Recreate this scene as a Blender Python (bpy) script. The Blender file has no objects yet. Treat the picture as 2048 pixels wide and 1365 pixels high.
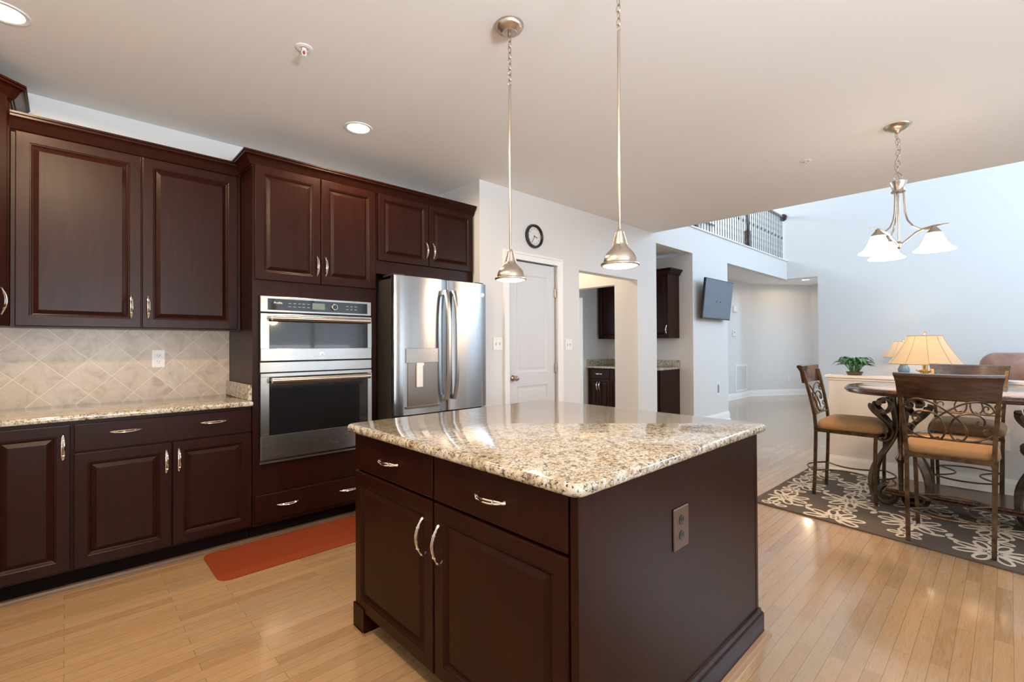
import bpy, bmesh, math, random
from mathutils import Matrix, Vector
from math import sin, cos, pi, radians
random.seed(7)
S = bpy.context.scene
C = S.collection

# ------------------------------------------------------------------ camera
cam_d = bpy.data.cameras.new('camera'); cam = bpy.data.objects.new('camera', cam_d); C.objects.link(cam)
cam_d.sensor_fit = 'HORIZONTAL'; cam_d.sensor_width = 36.0
cam_d.lens = 943.35 / 2048 * 36.0
cam_d.clip_start = 0.02; cam_d.clip_end = 200
cam.rotation_mode = 'QUATERNION'
cam.location = (0, 0, 1.262)
_R = (Matrix.Rotation(-0.758773, 3, 'Z') @ Matrix(((1, 0, 0), (0, 0, -1), (0, 1, 0))) @
      Matrix.Rotation(0.0083325, 3, 'X') @ Matrix.Rotation(-0.0051168, 3, 'Z'))
cam.rotation_quaternion = _R.to_quaternion()
S.camera = cam
# ------------------------------------------------------------------ view / world
S.view_settings.view_transform = 'Standard'
S.view_settings.look = 'None'
S.view_settings.gamma = 1.0
S.view_settings.use_curve_mapping = False
S.view_settings.exposure = -0.08
S.cycles.max_bounces = 8
S.cycles.diffuse_bounces = 5
S.cycles.sample_clamp_indirect = 6.0
S.cycles.caustics_reflective = False
S.cycles.caustics_refractive = False
W = bpy.data.worlds.new('sky'); S.world = W; W.use_nodes = True
W.node_tree.nodes['Background'].inputs[0].default_value = (0.70, 0.85, 1.0, 1)
W.node_tree.nodes['Background'].inputs[1].default_value = 1.6

def light(name, kind, loc, energy, color, size=0.1, sy=None, aim=None, spot=None, blend=0.6, spread=None):
    d = bpy.data.lights.new(name, kind); d.energy = energy; d.color = color
    o = bpy.data.objects.new(name, d); C.objects.link(o); o.location = loc
    if kind == 'AREA':
        d.size = size
        if sy: d.shape = 'RECTANGLE'; d.size_y = sy
        else: d.shape = 'DISK'
    else:
        d.shadow_soft_size = size
    if spread: d.spread = radians(spread)
    if spot: d.spot_size = spot; d.spot_blend = blend
    if aim is not None:
        o.rotation_euler = (Vector(aim) - Vector(loc)).to_track_quat('-Z', 'Y').to_euler()
    return o
DAY = (0.74, 0.88, 1.0); WARM = (1.0, 0.74, 0.46)
# daylight shining in at the windows; clerestory, hall and loft ones are added fill
light('daylight_kitchen_window', 'AREA', (3.45, -2.80, 1.50), 10, DAY, 2.0, 1.5, (3.45, 3, 1.30))
light('daylight_patio_door', 'AREA', (5.1, -2.80, 1.2), 6, DAY, 0.9, 2.1, (5.1, 3, 1.20))
light('daylight_sink_window', 'AREA', (0.35, -2.80, 1.60), 10, DAY, 1.4, 1.2, (0.5, 3, 1.40))
light('daylight_great_room_window', 'AREA', (9.75, -4.45, 4.0), 390, (0.60, 0.80, 1.0), 2.0, 2.0, (9.0, 2, 2.3))
light('added_fill_clerestory', 'AREA', (5.50, -1.2, 4.3), 170, (0.60, 0.80, 1.0), 4.0, 1.4, (11, -1.0, 3.0))  # invented clerestory, added to light the far wall
light('daylight_dining_window', 'AREA', (5.4, 8.15, 1.7), 170, DAY, 1.8, 1.6, (6.2, 3, 1.2))
light('added_fill_hall', 'AREA', (12.4, 2.30, 1.2), 15, (0.68, 0.84, 1.0), 1.0, 2.0, (12.4, 4, 1.2))  # made-up door light, added to brighten the hall
light('added_fill_loft', 'AREA', (8.6, 6.45, 4.6), 160, DAY, 3.0, 1.0, (8.6, 3, 3.6))  # unseen source, added to brighten the back of the loft

# upward fill lamps added at the same windows to brighten the ceiling
light('ceiling_fill_kitchen_window', 'AREA', (3.45, -2.95, 0.95), 34, (0.82, 0.91, 1.0), 2.0, 0.9, (3.45, 0.2, 3.6), spread=105)
light('ceiling_fill_patio_door', 'AREA', (5.1, -3.0, 0.7), 1.5, (1.0, 0.95, 0.88), 0.9, 1.2, (4.6, 0.0, 3.4), spread=105)
light('ceiling_fill_sink_window', 'AREA', (0.35, -2.95, 1.1), 235, (0.84, 0.92, 1.0), 1.4, 0.7, (0.4, 0.4, 3.6), spread=105)
# ------------------------------------------------------------------ materials
def mat(name, color=(0.8, 0.8, 0.8), rough=0.5, metal=0.0, coat=0.0, spec=0.5, emit=None, estr=0.0):
    m = bpy.data.materials.new(name); m.use_nodes = True
    b = m.node_tree.nodes['Principled BSDF']
    b.inputs['Base Color'].default_value = (*color, 1); b.inputs['Roughness'].default_value = rough
    b.inputs['Metallic'].default_value = metal; b.inputs['Coat Weight'].default_value = coat
    b.inputs['Coat Roughness'].default_value = 0.12
    b.inputs['Specular IOR Level'].default_value = spec
    if emit: b.inputs['Emission Color'].default_value = (*emit, 1); b.inputs['Emission Strength'].default_value = estr
    return m
class NT:
    def __init__(s, m): s.t = m.node_tree; s.b = s.t.nodes['Principled BSDF']
    def n(s, kind, **kw):
        x = s.t.nodes.new(kind)
        for k, v in kw.items():
            if k.startswith('i_'): x.inputs[int(k[2:]) if k[2:].isdigit() else k[2:].replace('_', ' ')].default_value = v
            else: setattr(x, k, v)
        return x
    def l(s, a, b): s.t.links.new(a, b)
    def coord(s, scale=(1, 1, 1), rot=(0, 0, 0), kind='Object'):
        c = s.n('ShaderNodeTexCoord'); mp = s.n('ShaderNodeMapping')
        mp.inputs['Scale'].default_value = scale; mp.inputs['Rotation'].default_value = rot
        s.l(c.outputs[kind], mp.inputs['Vector']); return mp.outputs['Vector']
    def noise(s, v, scale, detail=4, rough=0.5, dist=0.0):
        x = s.n('ShaderNodeTexNoise'); x.inputs['Scale'].default_value = scale; x.inputs['Detail'].default_value = detail
        x.inputs['Roughness'].default_value = rough; x.inputs['Distortion'].default_value = dist
        s.l(v, x.inputs['Vector']); return x.outputs['Fac']
    def ramp(s, f, stops, interp='LINEAR'):
        r = s.n('ShaderNodeValToRGB'); r.color_ramp.interpolation = interp; e = r.color_ramp.elements
        while len(e) < len(stops): e.new(0.5)
        for q, (p, c) in zip(e, stops): q.position = p; q.color = (*c, 1) if len(c) == 3 else c
        s.l(f, r.inputs['Fac']); return r.outputs['Color']
    def mix(s, f, a, b, mode='MIX'):
        x = s.n('ShaderNodeMix', data_type='RGBA', blend_type=mode)
        for inp, v in ((x.inputs[0], f), (x.inputs[6], a), (x.inputs[7], b)):
            if hasattr(v, 'is_linked'): s.l(v, inp)
            elif isinstance(v, (int, float)): inp.default_value = v
            else: inp.default_value = (*v, 1)
        return x.outputs[2]
    def bump(s, h, strength=0.1, dist=0.01):
        x = s.n('ShaderNodeBump'); x.inputs['Strength'].default_value = strength; x.inputs['Distance'].default_value = dist
        s.l(h, x.inputs['Height']); s.l(x.outputs['Normal'], s.b.inputs['Normal'])
    def base(s, c): s.l(c, s.b.inputs['Base Color'])
    def rgh(s, f, lo, hi):
        x = s.n('ShaderNodeMapRange'); x.inputs['To Min'].default_value = lo; x.inputs['To Max'].default_value = hi
        s.l(f, x.inputs['Value']); s.l(x.outputs['Result'], s.b.inputs['Roughness'])

def m_paint(name, color, rough=0.6):
    m = mat(name, color, rough, spec=0.3); t = NT(m); v = t.coord()
    t.bump(t.noise(v, 180, 3), 0.05, 0.002); return m
def m_cabinet():
    m = mat('espresso_wood', (0.03, 0.012, 0.007), 0.33, coat=0.0, spec=0.16); t = NT(m)
    v = t.coord((14, 14, 1.3)); f = t.noise(v, 3, 6, 0.6, 0.6)
    t.base(t.ramp(f, [(0.25, (0.012, 0.0026, 0.0011)), (0.6, (0.021, 0.0045, 0.0019)), (0.85, (0.030, 0.0072, 0.003))]))
    t.rgh(t.noise(t.coord((40, 40, 5)), 6, 4), 0.26, 0.40); t.b.inputs['Coat Roughness'].default_value = 0.22
    t.bump(t.noise(t.coord((90, 90, 6)), 8, 3), 0.04, 0.001)
    return m
def m_granite():
    m = mat('speckled_granite', (0.7, 0.6, 0.5), 0.07, coat=0.3); t = NT(m); v = t.coord()
    big = t.noise(v, 14, 5, 0.65, 0.5); mid = t.noise(v, 52, 5, 0.68, 0.7); fine = t.noise(v, 120, 4, 0.65, 0.4)
    a = t.ramp(big, [(0.30, (0.36, 0.262, 0.145)), (0.48, (0.46, 0.385, 0.275)), (0.62, (0.53, 0.50, 0.44)), (0.8, (0.41, 0.315, 0.185))])
    a = t.mix(t.ramp(mid, [(0.52, (0, 0, 0)), (0.60, (1, 1, 1))]), a, (0.58, 0.545, 0.48))
    a = t.mix(t.ramp(mid, [(0.38, (1, 1, 1)), (0.47, (0, 0, 0))]), a, (0.13, 0.105, 0.088))
    a = t.mix(t.ramp(fine, [(0.39, (1, 1, 1)), (0.44, (0, 0, 0))]), a, (0.03, 0.024, 0.022))
    a = t.mix(t.ramp(t.noise(v, 60, 2, 0.5), [(0.68, (0, 0, 0)), (0.75, (1, 1, 1))]), a, (0.20, 0.055, 0.035))
    t.base(a); return m
def m_steel(name='brushed_steel', color=(0.47, 0.46, 0.445), axis='x', rough=0.22):
    m = mat(name, color, rough, 1.0); t = NT(m)
    sc = {'x': (3, 260, 260), 'z': (260, 260, 3)}[axis]
    f = t.noise(t.coord(sc), 4, 3, 0.6); t.rgh(f, rough - 0.06, rough + 0.1)
    t.bump(f, 0.03, 0.001); t.b.inputs['Anisotropic'].default_value = 0.7
    tg = t.n('ShaderNodeTangent'); tg.direction_type = 'RADIAL'; tg.axis = 'Z'; t.l(tg.outputs[0], t.b.inputs['Tangent'])
    t.b.inputs['Anisotropic Rotation'].default_value = 0.25 if axis == 'x' else 0.0
    return m
def m_floor():
    m = mat('oak_strip_floor', (0.5, 0.33, 0.18), 0.2, coat=0.6); t = NT(m)
    t.b.inputs['Coat Roughness'].default_value = 0.10
    v = t.coord()
    b = t.n('ShaderNodeTexBrick'); b.offset = 0.37; b.offset_frequency = 2; b.squash = 1.0
    for k, val in (('Scale', 1.0), ('Mortar Size', 0.0007), ('Mortar Smooth', 0.1), ('Bias', 0.0), ('Brick Width', 0.62), ('Row Height', 0.0572)):
        b.inputs[k].default_value = val
    b.inputs['Color1'].default_value = (0, 0, 0, 1); b.inputs['Color2'].default_value = (1, 1, 1, 1); b.inputs['Mortar'].default_value = (0.5, 0.5, 0.5, 1)
    t.l(v, b.inputs['Vector'])
    # long grain, shifted board by board
    mp = t.n('ShaderNodeVectorMath', operation='MULTIPLY_ADD'); t.l(b.outputs['Color'], mp.inputs[0]); mp.inputs[1].default_value = (7, 5, 3); t.l(v, mp.inputs[2])
    mp2 = t.n('ShaderNodeMapping'); mp2.inputs['Scale'].default_value = (3, 40, 40); t.l(mp.outputs[0], mp2.inputs['Vector'])
    g = t.noise(mp2.outputs[0], 1.6, 7, 0.68, 1.2)
    tone = t.ramp(b.outputs['Color'], [(0.0, (0.30, 0.168, 0.075)), (0.4, (0.40, 0.235, 0.108)), (0.75, (0.45, 0.272, 0.13)), (1.0, (0.34, 0.23, 0.138))])
    c = t.mix(t.ramp(g, [(0.35, (0, 0, 0)), (0.75, (1, 1, 1))]), tone, t.mix(0.72, tone, (0.43, 0.315, 0.20)))
    c = t.mix(t.ramp(t.noise(mp2.outputs[0], 5.5, 4, 0.7, 0.6), [(0.30, (0.55, 0.55, 0.55)), (0.46, (0, 0, 0))]), c, (0.19, 0.105, 0.05))
    c = t.mix(b.outputs['Fac'], c, (0.16, 0.095, 0.05)); t.base(c)
    t.rgh(g, 0.16, 0.30)
    inv = t.n('ShaderNodeMath', operation='SUBTRACT'); inv.inputs[0].default_value = 1; t.l(b.outputs['Fac'], inv.inputs[1])
    t.bump(inv.outputs[0], 0.25, 0.001)
    return m
def m_tile():
    m = mat('travertine_tile', (0.6, 0.5, 0.4), 0.35); t = NT(m)
    v = t.coord((1, 1, 1), (pi / 2, 0, 0))
    mp = t.n('ShaderNodeMapping'); mp.inputs['Rotation'].default_value = (0, 0, pi / 4); t.l(v, mp.inputs['Vector'])
    b = t.n('ShaderNodeTexBrick'); b.offset = 0.0; b.squash = 1.0
    for k, val in (('Scale', 1.0), ('Mortar Size', 0.0016), ('Mortar Smooth', 0.2), ('Bias', 0.0), ('Brick Width', 0.1524), ('Row Height', 0.1524)):
        b.inputs[k].default_value = val
    b.inputs['Color1'].default_value = (0, 0, 0, 1); b.inputs['Color2'].default_value = (1, 1, 1, 1); b.inputs['Mortar'].default_value = (.5, .5, .5, 1)
    t.l(mp.outputs[0], b.inputs['Vector'])
    sh = t.n('ShaderNodeVectorMath', operation='MULTIPLY_ADD'); t.l(b.outputs['Color'], sh.inputs[0]); sh.inputs[1].default_value = (4, 3, 5); t.l(v, sh.inputs[2])
    f = t.noise(sh.outputs[0], 12, 6, 0.62, 0.9)
    c = t.ramp(f, [(0.3, (0.33, 0.245, 0.175)), (0.48, (0.49, 0.395, 0.30)), (0.7, (0.58, 0.50, 0.405))])
    c = t.mix(t.ramp(b.outputs['Color'], [(0, (0.0, 0, 0)), (1, (0.45, 0.45, 0.45))]), c, (0.50, 0.38, 0.27))
    c = t.mix(b.outputs['Fac'], c, (0.70, 0.60, 0.48)); t.base(c)
    t.bump(f, 0.05, 0.002); return m
def m_iron():
    m = mat('bronzed_iron', (0.09, 0.06, 0.035), 0.33, 0.75); t = NT(m)
    t.base(t.ramp(t.noise(t.coord(), 25, 5), [(0.35, (0.055, 0.036, 0.024)), (0.7, (0.15, 0.10, 0.055))])); return m
def m_table():
    m = mat('dark_table_wood', (0.04, 0.018, 0.01), 0.2, coat=0.5); t = NT(m)
    t.base(t.ramp(t.noise(t.coord((3, 30, 30)), 3, 5), [(0.3, (0.022, 0.009, 0.006)), (0.7, (0.06, 0.026, 0.014))])); return m
def m_fabric(name, a, b, scale=60, rough=0.8, spec=0.2, sheen=0.05):
    m = mat(name, a, rough, spec=spec); t = NT(m); v = t.coord()
    t.base(t.mix(t.noise(v, scale, 4), a, b)); t.bump(t.noise(v, scale * 6, 2), 0.15, 0.002)
    t.b.inputs['Sheen Weight'].default_value = sheen; return m
def m_leather():
    m = mat('brown_leather', (0.24, 0.11, 0.07), 0.42); t = NT(m); v = t.coord()
    t.base(t.ramp(t.noise(v, 6, 5), [(0.3, (0.22, 0.11, 0.078)), (0.7, (0.38, 0.21, 0.15))])); t.bump(t.noise(v, 90, 3), 0.1, 0.002); return m
M = dict(
    wall=m_paint('greige_wall_paint', (0.68, 0.675, 0.67)), ceil=m_paint('ceiling_paint', (0.80, 0.785, 0.77), 0.75),
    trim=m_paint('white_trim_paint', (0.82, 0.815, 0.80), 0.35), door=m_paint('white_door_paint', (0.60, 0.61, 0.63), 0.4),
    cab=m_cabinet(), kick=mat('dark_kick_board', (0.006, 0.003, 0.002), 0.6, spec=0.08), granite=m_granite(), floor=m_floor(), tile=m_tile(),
    steel=m_steel(), steelv=m_steel('brushed_steel_vertical', (0.42, 0.425, 0.43), 'x', 0.21), steeld=mat('grey_enamel', (0.06, 0.05, 0.045), 0.4, 0.4),
    chrome=mat('polished_nickel', (0.80, 0.76, 0.70), 0.12, 1.0), nickel=m_steel('brushed_nickel', (0.52, 0.455, 0.39), 'z', 0.24),
    blackglass=mat('black_glass', (0.010, 0.010, 0.011), 0.04, coat=0.4), black=mat('black_plastic', (0.015, 0.015, 0.015), 0.35),
    dark=mat('dark_gap', (0.006, 0.005, 0.005), 0.6), white=mat('white_plastic', (0.80, 0.79, 0.77), 0.35), brownp=mat('brown_plastic', (0.085, 0.045, 0.03), 0.4),
    lcd=mat('lcd_display', (0.16, 0.19, 0.17), 0.2), ink=mat('grey_print', (0.45, 0.45, 0.45), 0.5), clockface=mat('clock_dial', (0.72, 0.71, 0.69), 0.5),
    iron=m_iron(), ironrail=mat('black_iron_baluster', (0.045, 0.05, 0.055), 0.45, 0.3), table=m_table(), stone=mat('tan_stone_inlay', (0.36, 0.27, 0.21), 0.12, coat=0.4),
    seat=m_fabric('tan_suede', (0.36, 0.215, 0.10), (0.27, 0.155, 0.075), 30), leather=m_leather(),
    redmat=m_fabric('terracotta_foam', (0.24, 0.046, 0.014), (0.19, 0.034, 0.011), 200, 0.7, 0.12, 0.0),
    rug=m_fabric('taupe_wool', (0.105, 0.079, 0.058), (0.072, 0.054, 0.041), 120, 0.95), cream=m_fabric('cream_wool', (0.66, 0.57, 0.45), (0.58, 0.49, 0.38), 120, 0.95),
    leaf=mat('green_leaf', (0.035, 0.15, 0.045), 0.35), leaf2=mat('light_leaf', (0.08, 0.24, 0.08), 0.35), soil=mat('brown_pot', (0.10, 0.06, 0.035), 0.5),
    brass=mat('antique_brass', (0.62, 0.42, 0.18), 0.25, 1.0), blue=mat('slate_ceramic', (0.20, 0.25, 0.32), 0.3), shadeglow=mat('lit_linen_shade', (0.80, 0.66, 0.48), 0.8, emit=(1.0, 0.72, 0.42), estr=0.75),
    seam=mat('shade_seam', (0.45, 0.28, 0.13), 0.7),
    glow=mat('lit_white_glass', (0.9, 0.88, 0.82), 0.3, emit=(1.0, 0.86, 0.66), estr=7.0), bulb=mat('lit_lens', (0.9, 0.9, 0.9), 0.3, emit=(1.0, 0.88, 0.70), estr=9.0),
    blind=mat('white_blind', (0.75, 0.78, 0.80), 0.5), screen=mat('tv_screen_reflection_tint', (0.07, 0.115, 0.165), 0.12, coat=0.6), red=mat('red_bulb', (0.5, 0.03, 0.02), 0.2),  # screen blue has reflected room light put into its colour
    quarter=mat('stained_shoe_mold', (0.12, 0.065, 0.035), 0.35), oakshoe=mat('oak_shoe_mold', (0.33, 0.20, 0.11), 0.35), lampwood=mat('espresso_end_table', (0.05, 0.02, 0.012), 0.35),
)
def m_shade():
    m = M['shadeglow']; t = NT(m); out = t.t.nodes['Material Output']
    tr = t.n('ShaderNodeBsdfTranslucent'); tr.inputs['Color'].default_value = (0.90, 0.78, 0.60, 1)
    df = t.n('ShaderNodeBsdfDiffuse'); df.inputs['Color'].default_value = (0.78, 0.68, 0.54, 1)
    mx = t.n('ShaderNodeMixShader'); mx.inputs[0].default_value = 0.5
    t.l(df.outputs[0], mx.inputs[1]); t.l(tr.outputs[0], mx.inputs[2]); t.l(mx.outputs[0], out.inputs['Surface'])
m_shade()
# ------------------------------------------------------------------ mesh builder
class MB:
    def __init__(s, loc=(0, 0, 0)): s.v = []; s.f = []; s.fm = []; s.M = Matrix.Identity(4); s.loc = Vector(loc); s.mi = 0
    def add(s, vs, fs):
        o = len(s.v); s.v += [s.M @ Vector(p) for p in vs]; s.f += [tuple(i + o for i in f) for f in fs]; s.fm += [s.mi] * len(fs); return s
    def box(s, x0, x1, y0, y1, z0, z1, b=0.0):
        x0, x1 = min(x0, x1), max(x0, x1); y0, y1 = min(y0, y1), max(y0, y1); z0, z1 = min(z0, z1), max(z0, z1)
        vs = [(x, y, z) for x in (x0, x1) for y in (y0, y1) for z in (z0, z1)]
        fs = [(0, 1, 3, 2), (4, 6, 7, 5), (0, 4, 5, 1), (2, 3, 7, 6), (0, 2, 6, 4), (1, 5, 7, 3)]
        if not b: return s.add(vs, fs)
        bm = bmesh.new(); bv = [bm.verts.new(p) for p in vs]
        for f in fs: bm.faces.new([bv[i] for i in f])
        bm.normal_update()
        bmesh.ops.bevel(bm, geom=bm.edges[:], offset=b, segments=2 if b > .004 else 1, profile=0.5, affect='EDGES')
        return s.frombm(bm)
    def frombm(s, bm):
        bm.verts.index_update(); s.add([v.co.copy() for v in bm.verts], [[v.index for v in f.verts] for f in bm.faces]); bm.free(); return s
    def rings(s, rs, cap0=True, cap1=True, close=True):
        n = len(rs[0]); vs = [p for r in rs for p in r]; fs = []
        for k in range(len(rs) - 1):
            for i in range(n if close else n - 1):
                j = (i + 1) % n; fs.append((k * n + i, k * n + j, (k + 1) * n + j, (k + 1) * n + i))
        if cap0: fs.append(tuple(range(n - 1, -1, -1)))
        if cap1: fs.append(tuple(range((len(rs) - 1) * n, len(rs) * n)))
        return s.add(vs, fs)
    def lathe(s, prof, c=(0, 0, 0), n=24, axis='z', cap0=False, cap1=False):
        rs = []
        for r, z in prof:
            ring = []
            for i in range(n):
                a = 2 * pi * i / n; p = (r * cos(a), r * sin(a), z)
                if axis == 'y': p = (p[0], p[2], p[1])
                if axis == 'x': p = (p[2], p[0], p[1])
                ring.append((p[0] + c[0], p[1] + c[1], p[2] + c[2]))
            rs.append(ring)
        return s.rings(rs, cap0, cap1)
    def tube(s, pts, r, n=8, closed=False, flat=None):
        P = [Vector(p) for p in pts]; m = len(P); rs = []
        R = r if isinstance(r, (list, tuple)) else [r] * m
        up = None
        for i in range(m):
            a = P[(i - 1) % m] if (closed or i) else P[0]; b = P[(i + 1) % m] if (closed or i < m - 1) else P[-1]
            t = (b - a).normalized()
            if up is None:
                up = Vector((0, 0, 1)) if abs(t.z) < .9 else Vector((1, 0, 0))
            x = t.cross(up)
            if x.length < 1e-6: x = t.orthogonal()
            x.normalize(); y = x.cross(t).normalized(); up = y
            rs.append([P[i] + (x * cos(2 * pi * k / n) + y * sin(2 * pi * k / n)) * R[i] for k in range(n)])
        if closed: rs.append(rs[0]); return s.rings(rs, False, False)
        return s.rings(rs)
    def ribbon(s, prof, w, t):
        """flat bar of width w (local y) and thickness t bent along a 2D profile in local (x, z)"""
        P = [Vector((p[0], p[1])) for p in prof]; rs = []
        for i in range(len(P)):
            d = (P[min(i + 1, len(P) - 1)] - P[max(i - 1, 0)]).normalized(); nrm = Vector((-d.y, d.x)) * t / 2
            a, b = P[i] + nrm, P[i] - nrm
            rs.append([(a.x, -w / 2, a.y), (a.x, w / 2, a.y), (b.x, w / 2, b.y), (b.x, -w / 2, b.y)])
        return s.rings(rs)
    def plate(s, outline, prof):
        """outline CCW polygon [(x,y)], prof = [(inset, z)] from bottom to top"""
        n = len(outline); P = [Vector(p) for p in outline]; N = []
        for i in range(n):
            e0 = (P[i] - P[i - 1]).normalized(); e1 = (P[(i + 1) % n] - P[i]).normalized()
            n0, n1 = Vector((-e0.y, e0.x)), Vector((-e1.y, e1.x)); h = n0 + n1
            N.append(h / max(0.3, h.dot(n0)) if h.length > 1e-6 else n0)
        return s.rings([[(P[i].x + N[i].x * ins, P[i].y + N[i].y * ins, z) for i in range(n)] for ins, z in prof])
    def sweep(s, path, prof, closed=False):
        """profile [(out, z)] carried along an XY path; 'out' is to the right of travel, mitred at corners"""
        P = [Vector(p) for p in path]; m = len(P); rs = []
        for i in range(m):
            e0 = (P[i] - P[i - 1]).normalized() if (i or closed) else None
            e1 = (P[(i + 1) % m] - P[i]).normalized() if (i < m - 1 or closed) else None
            e0 = e0 or e1; e1 = e1 or e0
            n0, n1 = Vector((e0.y, -e0.x)), Vector((e1.y, -e1.x)); h = n0 + n1; k = h / h.dot(n0)
            rs.append([(P[i].x + k.x * o, P[i].y + k.y * o, z) for o, z in prof])
        if closed: rs.append(rs[0])
        return s.rings(rs, not closed, not closed)
    def text(s, body, size, flip=None):
        cu = bpy.data.curves.new('lettering', 'FONT'); cu.body = body; cu.size = size; cu.align_x = 'CENTER'; cu.align_y = 'CENTER'
        o = bpy.data.objects.new('lettering', cu); C.objects.link(o)
        bpy.context.view_layer.update()
        me = o.evaluated_get(bpy.context.evaluated_depsgraph_get()).to_mesh()
        s.add([(v.co.x, 0, v.co.y) for v in me.vertices], [tuple(p.vertices) for p in me.polygons])
        bpy.data.objects.remove(o); bpy.data.curves.remove(cu); return s
    def build(s, name, m, parent=None, smooth=35, loc=None):
        o_loc = Vector(loc) if loc is not None else s.loc
        me = bpy.data.meshes.new(name); me.from_pydata([tuple(p - o_loc) for p in s.v], [], s.f)
        ms = m if isinstance(m, (list, tuple)) else [m]
        for q in ms: me.materials.append(M[q] if isinstance(q, str) else q)
        for p, k in zip(me.polygons, s.fm): p.material_index = k
        bm = bmesh.new(); bm.from_mesh(me); bmesh.ops.recalc_face_normals(bm, faces=bm.faces[:]); bm.to_mesh(me); bm.free()
        if smooth:
            me.shade_smooth(); me.set_sharp_from_angle(angle=radians(smooth))
        o = bpy.data.objects.new(name, me); C.objects.link(o)
        if parent: o.parent = parent
        else: o.location = o_loc
        return o
def tag(o, label, cat, group=None, kind=None):
    o['label'] = label; o['category'] = cat
    if group: o['group'] = group
    if kind: o['kind'] = kind
    return o
def thing(name, loc, label, cat, group=None, rotz=0):
    o = bpy.data.objects.new(name, None); o.empty_display_size = 0.05; C.objects.link(o)
    o.location = loc; o.rotation_euler = (0, 0, rotz); return tag(o, label, cat, group)
class T:
    """a thing whose parts are given in world coordinates (root unrotated)"""
    def __init__(s, name, loc, label, cat, group=None): s.o = thing(name, loc, label, cat, group); s.loc = Vector(loc)
    def mb(s, mtx=None):
        b = MB(s.loc)
        if mtx is not None: b.M = mtx
        return b
    def part(s, name, b, m, parent=None, label=None, smooth=35):
        o = b.build(name, m, parent or s.o, smooth, loc=s.loc)
        if label: o['label'] = label
        return o
def struct(name, b, m, smooth=0, label=None):
    o = b.build(name, m, None, smooth, loc=(0, 0, 0)); o['kind'] = 'structure'
    return o
def sbox(name, m, *boxes):
    b = MB()
    for q in boxes: b.box(*q)
    return struct(name, b, m)
def F(x, y, z=0, deg=0): return Matrix.Translation((x, y, z)) @ Matrix.Rotation(radians(deg), 4, 'Z')

# ------------------------------------------------------------------ the setting
CE = 2.743
sbox('floor', 'floor', (-0.94, 13.7, -4.4, 8.3, -0.1, 0))
sbox('ceiling', 'ceil', (-0.94, 5.68, -2.72, 4.05, CE, CE + 0.25))
b = MB(); b.box(-0.94, 2.80, 3.91, 4.05, 0, CE); struct('wall_back', b, 'wall')
sbox('wall_left', 'wall', (-0.94, -0.82, -2.72, 3.91, 0, CE))
DX0, DX1, DZ = 3.045, 3.708, 2.072
sbox('wall_pantry', 'wall', (2.68, 2.80, 3.36, 3.91, 0, CE), (2.68, DX0 - .02, 3.24, 3.36, 0, CE), (DX0 - .02, DX1 + .02, 3.24, 3.36, DZ + .015, CE),
     (DX1 + .02, 4.09, 3.24, 3.36, 0, CE), (4.09, 5.27, 3.24, 3.36, 2.08, CE), (5.27, 5.68, 3.24, 3.36, 0, CE),
     (2.80, 4.09, 3.36, 3.40, 0, CE))
sbox('wall_great_room', 'wall', (5.68, 5.735, 3.24, 3.36, 0, 2.617), (6.79, 8.05, 3.24, 3.36, 0, 2.617), (5.68, 11.13, 3.24, 3.36, 2.617, 3.0),
     (6.79, 6.91, 3.36, 4.87, 0, 2.617), (7.93, 8.05, 3.36, 4.42, 0, 2.617))
sbox('wall_far', 'wall', (11.13, 11.25, -4.4, 2.676, 0, 5.4), (11.13, 11.25, 2.676, 3.24, 2.63, 5.4), (11.13, 11.25, 3.24, 6.6, 3.0, 5.4))
sbox('wall_above_kitchen', 'wall', (5.56, 5.68, -4.4, -3.2, CE + .25, 5.4), (5.56, 5.68, .8, 3.24, CE + .25, 5.4), (5.56, 5.68, -3.2, .8, CE + .25, 3.6), (5.56, 5.68, -3.2, .8, 5.0, 5.4), (5.56, 5.68, 3.24, 6.6, 3.0, 5.4))  # gap in this wall is invented for the added clerestory fill
sbox('ceiling_great_room', 'ceil', (5.56, 11.25, -4.4, 6.6, 5.4, 5.5))
sbox('floor_loft', 'ceil', (5.68, 13.7, 3.36, 6.6, 2.75, 3.0), (11.25, 13.7, 2.4, 3.36, 2.75, 3.0))
sbox('ceiling_hall', 'ceil', (8.05, 13.7, 3.36, 4.5, 2.71, 2.75), (11.25, 13.7, 2.4, 3.36, 2.71, 2.75))
sbox('ceiling_bar', 'ceil', (4.0, 6.79, 3.36, 8.2, 2.66, 2.75))
sbox('wall_loft', 'wall', (5.68, 11.13, 6.5, 6.6, 3.0, 4.0), (5.68, 7.0, 6.5, 6.6, 4.0, 5.2), (10.2, 11.13, 6.5, 6.6, 4.0, 5.2), (5.68, 11.13, 6.5, 6.6, 5.2, 5.4))
b = MB(); b.box(8.05, 12.0, 4.3, 4.42, 0, 2.71)
b.rings([[(12.0, 4.3, z), (13.5, 3.4, z), (13.56, 3.5, z), (12.06, 4.42, z)] for z in (0, 2.71)])
b.box(13.5, 13.62, 2.4, 3.42, 0, 2.71); b.box(11.25, 11.9, 2.4, 2.52, 0, 2.71); b.box(12.9, 13.5, 2.4, 2.52, 0, 2.71); b.box(11.9, 12.9, 2.4, 2.52, 2.2, 2.71); struct('wall_hall', b, 'wall')  # door opening is invented to let the added hall fill in
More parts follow.
